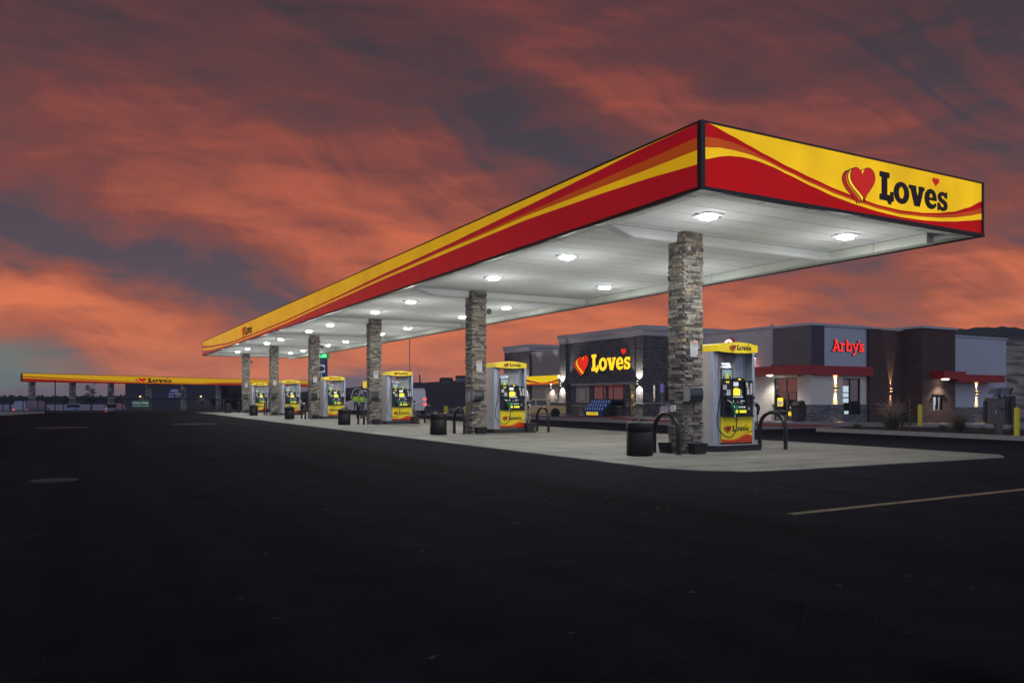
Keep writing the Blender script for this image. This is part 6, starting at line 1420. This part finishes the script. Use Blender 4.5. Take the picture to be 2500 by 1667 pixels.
def tree(pxl, Z, h, w, lb, seed):
    r = random.Random(seed); kx = (pxl-1250)/1929; X_, Y_ = C_*kx*Z+S_*Z, -S_*kx*Z+C_*Z; t = empty('bushy_tree', lb, 'tree', (X_, Y_, g(X_, Y_)), group='dark trees beyond the truck lot')
    mb = MB(); mb.tube([(0, 0, 0), (.1, 0, h*.4), (0, .1, h*.75)], .22, 'bark', 7, r2=.08); mb.build('trunk', t)
    mb = MB()
    for i in range(9):
        a = r.uniform(0, 6.28); d = w*r.uniform(.1, .65); foliage(mb, (d*cos(a), d*sin(a), h*r.uniform(.4, .85)), (w*.42, w*.42, h*.17), 90, .4, 'leaf_dark', r, 1.6)
    mb.build('crown', t)
TW = ['first dark round tree right of the workshop', 'second dark tree right of the workshop', 'dark tree just left of the farthest column', 'dark tree behind the farthest pump', 'dark tree behind the fifth pump', 'dark bushy tree right of the fourth pump', 'dark low tree behind the open van', 'dark tree at the foot of the hill', 'tall dark tree beside the workshop wall']
for i, (p, Z, h, w) in enumerate(((556, 150, 3.6, 3), (572, 155, 4.0, 3), (592, 150, 3.2, 2.5), (640, 160, 3.0, 3), (760, 150, 2.8, 3), (852, 150, 3.8, 3.2), (905, 165, 3.6, 4), (950, 190, 4.4, 3), (545, 148, 5.0, 1.2))): tree(p, Z, h, w, TW[i], 30+i)
def house(pa, pb, yt, yb, Z, m, lb, rf):
    ka, kb = (pa-1250)/1929, (pb-1250)/1929; A = (C_*ka*Z+S_*Z, -S_*ka*Z+C_*Z); B = (C_*kb*Z+S_*Z, -S_*kb*Z+C_*Z); zt = 1.25+(971-yt)*Z/1929; zb_ = 1.25+(971-yb)*Z/1929-1.5; w = math.dist(A, B)
    t = empty('hillside_house', lb, 'house', (*A, zb_), rz=math.atan2(B[1]-A[1], B[0]-A[0])); h = zt-zb_
    mb = MB(); mb.box(0, w, 0, 5, 0, h*.8, m); mb.build('wall', t)
    mb = MB(); mb.faces([(-.2, -.3, h*.8), (w+.2, -.3, h*.8), (w+.2, 5.3, h*.8), (-.2, 5.3, h*.8), (.2, 2.4, h), (w-.2, 2.4, h)], [(0, 1, 5, 4), (2, 3, 4, 5), (1, 2, 5), (3, 0, 4), (3, 2, 1, 0)], rf); mb.build('roof', t)
    for q in (.2, .6): mb = MB(); mb.box(w*q, w*q+.9, -.03, 0, h*.35, h*.6, 'glass_dark'); mb.build('window', t)
house(1073, 1103, 921, 934, 258, 'house_dark', 'dark house on the hill, left of the pale one', 'house_dark')
house(1112, 1150, 916, 933, 258, 'house_wall', 'pale green house on the hill beside the second column', 'house_dark')
ka = (1027-1250)/1929; Z = 250; X_, Y_ = C_*ka*Z+S_*Z, -S_*ka*Z+C_*Z
mb = MB(); mb.tube([(X_, Y_, 3), (X_-.4, Y_, 8.6)], .22, 'house_dark', 6); tag(mb.build('utility_pole', origin=(X_, Y_, 3)), 'leaning dark pole on the hill above the third pump', 'pole')

# ------------------------------------------------------------------ sky
world = bpy.data.worlds.new('World'); sc.world = world; world.use_nodes = True
nt = world.node_tree; nt.nodes.clear(); N, L = nt.nodes, nt.links
def M(op, a, b=None, c=None, clamp=False):
    n = N.new('ShaderNodeMath'); n.operation = op; n.use_clamp = clamp
    for i, v in enumerate((a, b, c)):
        if v is None: continue
        if isinstance(v, (int, float)): n.inputs[i].default_value = v
        else: L.new(v, n.inputs[i])
    return n.outputs[0]
tc = N.new('ShaderNodeTexCoord'); sp = N.new('ShaderNodeSeparateXYZ'); L.new(tc.outputs['Generated'], sp.inputs[0])
dx, dy, dz = sp.outputs
rx = M('ADD', M('MULTIPLY', dx, C_), M('MULTIPLY', dy, -S_)); fy = M('ADD', M('MULTIPLY', dx, S_), M('MULTIPLY', dy, C_))
az0 = M('ARCTAN2', rx, fy); el0 = M('ARCSINE', dz)
zz = M('ADD', M('MAXIMUM', dz, 0.), .16)
ppx, ppy = M('DIVIDE', dx, zz), M('DIVIDE', dy, zz)
# cloud streaks run towards a point low on the right
DA = math.radians(90-62); ux, uy = cos(DA), sin(DA)
al = M('ADD', M('MULTIPLY', ppx, ux), M('MULTIPLY', ppy, uy)); ac = M('ADD', M('MULTIPLY', ppx, -uy), M('MULTIPLY', ppy, ux))
def vec(a, b, c=0.):
    n = N.new('ShaderNodeCombineXYZ')
    for i, v in enumerate((a, b, c)):
        if isinstance(v, (int, float)): n.inputs[i].default_value = v
        else: L.new(v, n.inputs[i])
    return n.outputs[0]
def noise(v, s, d=6, dist=0., rough=.55):
    n = N.new('ShaderNodeTexNoise'); n.inputs['Scale'].default_value = s; n.inputs['Detail'].default_value = d; n.inputs['Distortion'].default_value = dist; n.inputs['Roughness'].default_value = rough; L.new(v, n.inputs['Vector']); return n.outputs[0]
qa = M('SUBTRACT', az0, 1.0); qe = M('ADD', el0, .07); rr_ = M('SQRT', M('ADD', M('MULTIPLY', qa, qa), M('MULTIPLY', qe, qe))); ph = M('ARCTAN2', qe, M('MULTIPLY', qa, -1.))

jw = noise(vec(M('MULTIPLY', az0, 2.2), M('MULTIPLY', el0, 3.2), 9.1), 1.4, 3); ph = M('ADD', ph, M('MULTIPLY', M('SUBTRACT', jw, .5), .20))
nA = noise(vec(M('MULTIPLY', rr_, 1.9), M('MULTIPLY', ph, 11.5), 4.2), 1.0, 8, .6, .56); nB = noise(vec(M('MULTIPLY', rr_, 4.5), M('MULTIPLY', ph, 24), 7.3), 1.2, 7, .9, .60)
nC = noise(vec(M('MULTIPLY', az0, 3.2), M('MULTIPLY', el0, 14), 3.1), 2.2, 6, .6, .55)
# warped heading/elevation for the large cloud masses
wv = noise(vec(M('MULTIPLY', az0, 4), M('MULTIPLY', el0, 9), .3), 1.6, 4)
wv2 = noise(vec(M('MULTIPLY', az0, 4), M('MULTIPLY', el0, 9), 5.3), 1.6, 4)
az = M('ADD', az0, M('MULTIPLY', M('SUBTRACT', wv, .5), .16)); el = M('ADD', el0, M('MULTIPLY', M('SUBTRACT', wv2, .5), .09))
def blob(px_, py_, rx_, ry_, rot, wgt):
    px_, py_, rx_, ry_ = px_*1.063, py_*1.063, rx_*1.063, ry_*1.063
    a = math.atan((px_-1250)/1929); e = math.atan((971-py_)/1929*cos(a)); sx_ = rx_/1929; sy_ = ry_/1929
    c, s = cos(math.radians(-rot)), sin(math.radians(-rot))
    u = M('SUBTRACT', az, a); v = M('SUBTRACT', el, e)
    p = M('DIVIDE', M('ADD', M('MULTIPLY', u, c), M('MULTIPLY', v, s)), sx_); q = M('DIVIDE', M('ADD', M('MULTIPLY', u, -s), M('MULTIPLY', v, c)), sy_)
    r2 = M('ADD', M('MULTIPLY', p, p), M('MULTIPLY', q, q))
    return M('MULTIPLY', M('POWER', 2.718, M('MULTIPLY', r2, -.7)), wgt)
BL = [(950, 480, 230, 70, 20, .50), (450, 300, 330, 90, 18, .26), (120, 260, 230, 80, 12, .30), (90, 690, 240, 42, 6, .60), (560, 110, 330, 50, 30, .20), (1250, 720, 330, 60, 8, .55), (1180, 20, 200, 50, 18, .25),
      (1380, 200, 420, 55, 24, .30), (1900, 250, 420, 55, 12, .34), (2230, 630, 260, 60, 26, .62), (2260, 740, 160, 25, 10, .30), (620, 830, 420, 50, 4, .45), (1750, 680, 170, 45, 5, .45), (880, 780, 250, 50, 4, .5), (700, 560, 160, 30, 14, .12), (300, 460, 260, 40, 12, .14), (1600, 60, 220, 30, 12, .1), (1980, 400, 300, 40, 16, .22),
      (90, 20, 280, 120, 0, -.30), (150, 530, 280, 50, 8, -.24), (380, 620, 340, 50, 14, -.27), (620, 690, 160, 40, 10, -.30), (1120, 110, 190, 70, 24, -.28), (1260, 330, 300, 55, 22, -.32), (1550, 160, 260, 35, 10, -.26), (2260, 90, 190, 200, 0, -.34), (2050, 580, 240, 34, -6, -.50), (1960, 690, 170, 42, 6, -.42), (750, 690, 160, 30, 8, -.22), (2200, 330, 180, 50, 10, -.18), (30, 830, 130, 50, 0, -.5), (1060, 640, 150, 20, 0, -.1)]
acc = None
for b in BL:
    q = blob(*b); acc = q if acc is None else M('ADD', acc, q)
f = M('ADD', .43, M('MULTIPLY', M('SUBTRACT', nA, .5), 1.15)); f = M('ADD', f, M('MULTIPLY', M('SUBTRACT', nB, .5), .80)); f = M('ADD', f, M('MULTIPLY', M('SUBTRACT', nC, .5), 1.05)); f = M('ADD', f, M('MULTIPLY', M('SUBTRACT', .16, el0), .5)); f = M('ADD', f, acc); f = M('ADD', .5, M('MULTIPLY', M('SUBTRACT', f, .53), .84), clamp=True)
def ramp(fac, stops, mode='EASE'):
    n = N.new('ShaderNodeValToRGB'); n.color_ramp.interpolation = mode; e = n.color_ramp.elements
    while len(e) < len(stops): e.new(.5)
    for i, (p, c) in enumerate(stops): e[i].position = p; e[i].color = (*c, 1)
    L.new(fac, n.inputs[0]); return n.outputs[0]
def mixc(fac, a, b):
    n = N.new('ShaderNodeMix'); n.data_type = 'RGBA'
    if isinstance(fac, (int, float)): n.inputs[0].default_value = fac
    else: L.new(fac, n.inputs[0])
    for i, v in ((6, a), (7, b)):
        if isinstance(v, tuple): n.inputs[i].default_value = (*v, 1)
        else: L.new(v, n.inputs[i])
    return n.outputs[2]
e01 = M('MULTIPLY', el0, 1/.6, clamp=True)       # 0..34 degrees
lit = ramp(e01, [(0, lin(228, 138, 98)), (.12, lin(224, 124, 84)), (.30, lin(204, 108, 78)), (.50, lin(164, 84, 70)), (.75, lin(134, 68, 63)), (1, lin(122, 63, 62))], 'LINEAR')
mid = ramp(e01, [(0, lin(190, 112, 86)), (.15, lin(164, 92, 74)), (.35, lin(132, 75, 69)), (.6, lin(104, 64, 65)), (1, lin(80, 56, 64))], 'LINEAR')
drk = ramp(e01, [(0, lin(122, 98, 104)), (.2, lin(92, 80, 88)), (.45, lin(74, 67, 76)), (.75, lin(66, 56, 63)), (1, lin(58, 53, 65))], 'LINEAR')
c1 = mixc(M('MULTIPLY', f, 2., clamp=True), drk, mid); c2 = mixc(M('SUBTRACT', M('MULTIPLY', f, 2.), 1., clamp=True), c1, lit)
# greenish clear patch low on the left, mauve murk along the horizon
gr = M('MULTIPLY', blob(-10, 850, 150, 40, 12, 1.1), 1., clamp=True)
c2 = mixc(gr, c2, lin(112, 124, 118))
hz = N.new('ShaderNodeMapRange'); hz.interpolation_type = 'SMOOTHSTEP'; hz.inputs[1].default_value = .010; hz.inputs[2].default_value = .034; hz.inputs[3].default_value = 1; hz.inputs[4].default_value = 0; L.new(el, hz.inputs[0])
lf = N.new('ShaderNodeMapRange'); lf.interpolation_type = 'SMOOTHSTEP'; lf.inputs[1].default_value = -.06; lf.inputs[2].default_value = -.20; lf.inputs[3].default_value = 0; lf.inputs[4].default_value = 1; L.new(az0, lf.inputs[0])
lf2 = N.new('ShaderNodeMapRange'); lf2.interpolation_type = 'SMOOTHSTEP'; lf2.inputs[1].default_value = -.78; lf2.inputs[2].default_value = -.62; L.new(az0, lf2.inputs[0])
c2 = mixc(M('MULTIPLY', M('MULTIPLY', hz.outputs[0], lf.outputs[0]), lf2.outputs[0]), c2, lin(112, 102, 112))
# behind the photographer: sky made brighter and bluer to light shop fronts; overhead: dusk
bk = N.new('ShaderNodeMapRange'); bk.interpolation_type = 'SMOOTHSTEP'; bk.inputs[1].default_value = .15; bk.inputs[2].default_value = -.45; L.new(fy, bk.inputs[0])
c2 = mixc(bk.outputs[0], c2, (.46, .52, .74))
ov = N.new('ShaderNodeMapRange'); ov.interpolation_type = 'SMOOTHSTEP'; ov.inputs[1].default_value = .55; ov.inputs[2].default_value = .85; L.new(dz, ov.inputs[0])
c2 = mixc(ov.outputs[0], c2, (.05, .058, .085))
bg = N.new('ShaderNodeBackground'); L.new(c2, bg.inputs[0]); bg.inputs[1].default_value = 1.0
sky = N.new('ShaderNodeTexSky'); sky.sky_type = 'NISHITA'; sky.sun_disc = False; sky.sun_elevation = math.radians(-4); sky.sun_rotation = math.radians(40)
bg2 = N.new('ShaderNodeBackground'); L.new(sky.outputs[0], bg2.inputs[0]); bg2.inputs[1].default_value = .004
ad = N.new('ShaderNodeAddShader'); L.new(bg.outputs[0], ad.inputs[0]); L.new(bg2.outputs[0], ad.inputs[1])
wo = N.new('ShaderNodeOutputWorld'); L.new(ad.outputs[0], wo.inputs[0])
world.cycles.sampling_method = 'MANUAL'; world.cycles.sample_map_resolution = 512

# ------------------------------------------------------------------ evening haze
hm = bpy.data.materials.new('haze'); hm.use_nodes = True; hn = hm.node_tree; hn.nodes.clear(); ho = hn.nodes.new('ShaderNodeOutputMaterial'); hp = hn.nodes.new('ShaderNodeVolumePrincipled')
hp.inputs['Color'].default_value = (.62, .68, .95, 1); hp.inputs['Density'].default_value = .00035; hn.links.new(hp.outputs[0], ho.inputs['Volume']); MATS['haze'] = hm
HAZE = True
if HAZE:
    mb = MB(); mb.box(-420, 620, -60, 760, -9, 17.5, 'haze'); tag(mb.build('haze'), 'thin blue evening haze over the lot', 'haze', kind='stuff')
    sc.cycles.volume_bounces = 0; sc.cycles.volume_max_steps = 64

# ------------------------------------------------------------------ camera and render
cam = bpy.data.cameras.new('camera'); co = bpy.data.objects.new('camera', cam); COL.objects.link(co); sc.camera = co
co.location = (0, 0, 1.25); co.rotation_euler = (pi/2, 0, -math.atan2(S_, C_)); cam.sensor_width = 36; cam.lens = 1929/2500*36; cam.shift_y = 137.5/2500; cam.clip_start = .05; cam.clip_end = 4000
sc.view_settings.view_transform = 'Standard'; sc.view_settings.look = 'None'; sc.view_settings.exposure = 0; sc.view_settings.gamma = 1
sc.cycles.use_denoising = True; sc.cycles.max_bounces = 6; sc.cycles.diffuse_bounces = 5; sc.cycles.glossy_bounces = 3; sc.cycles.transparent_max_bounces = 8; sc.cycles.sample_clamp_indirect = 4; sc.cycles.caustics_reflective = False; sc.cycles.caustics_refractive = False
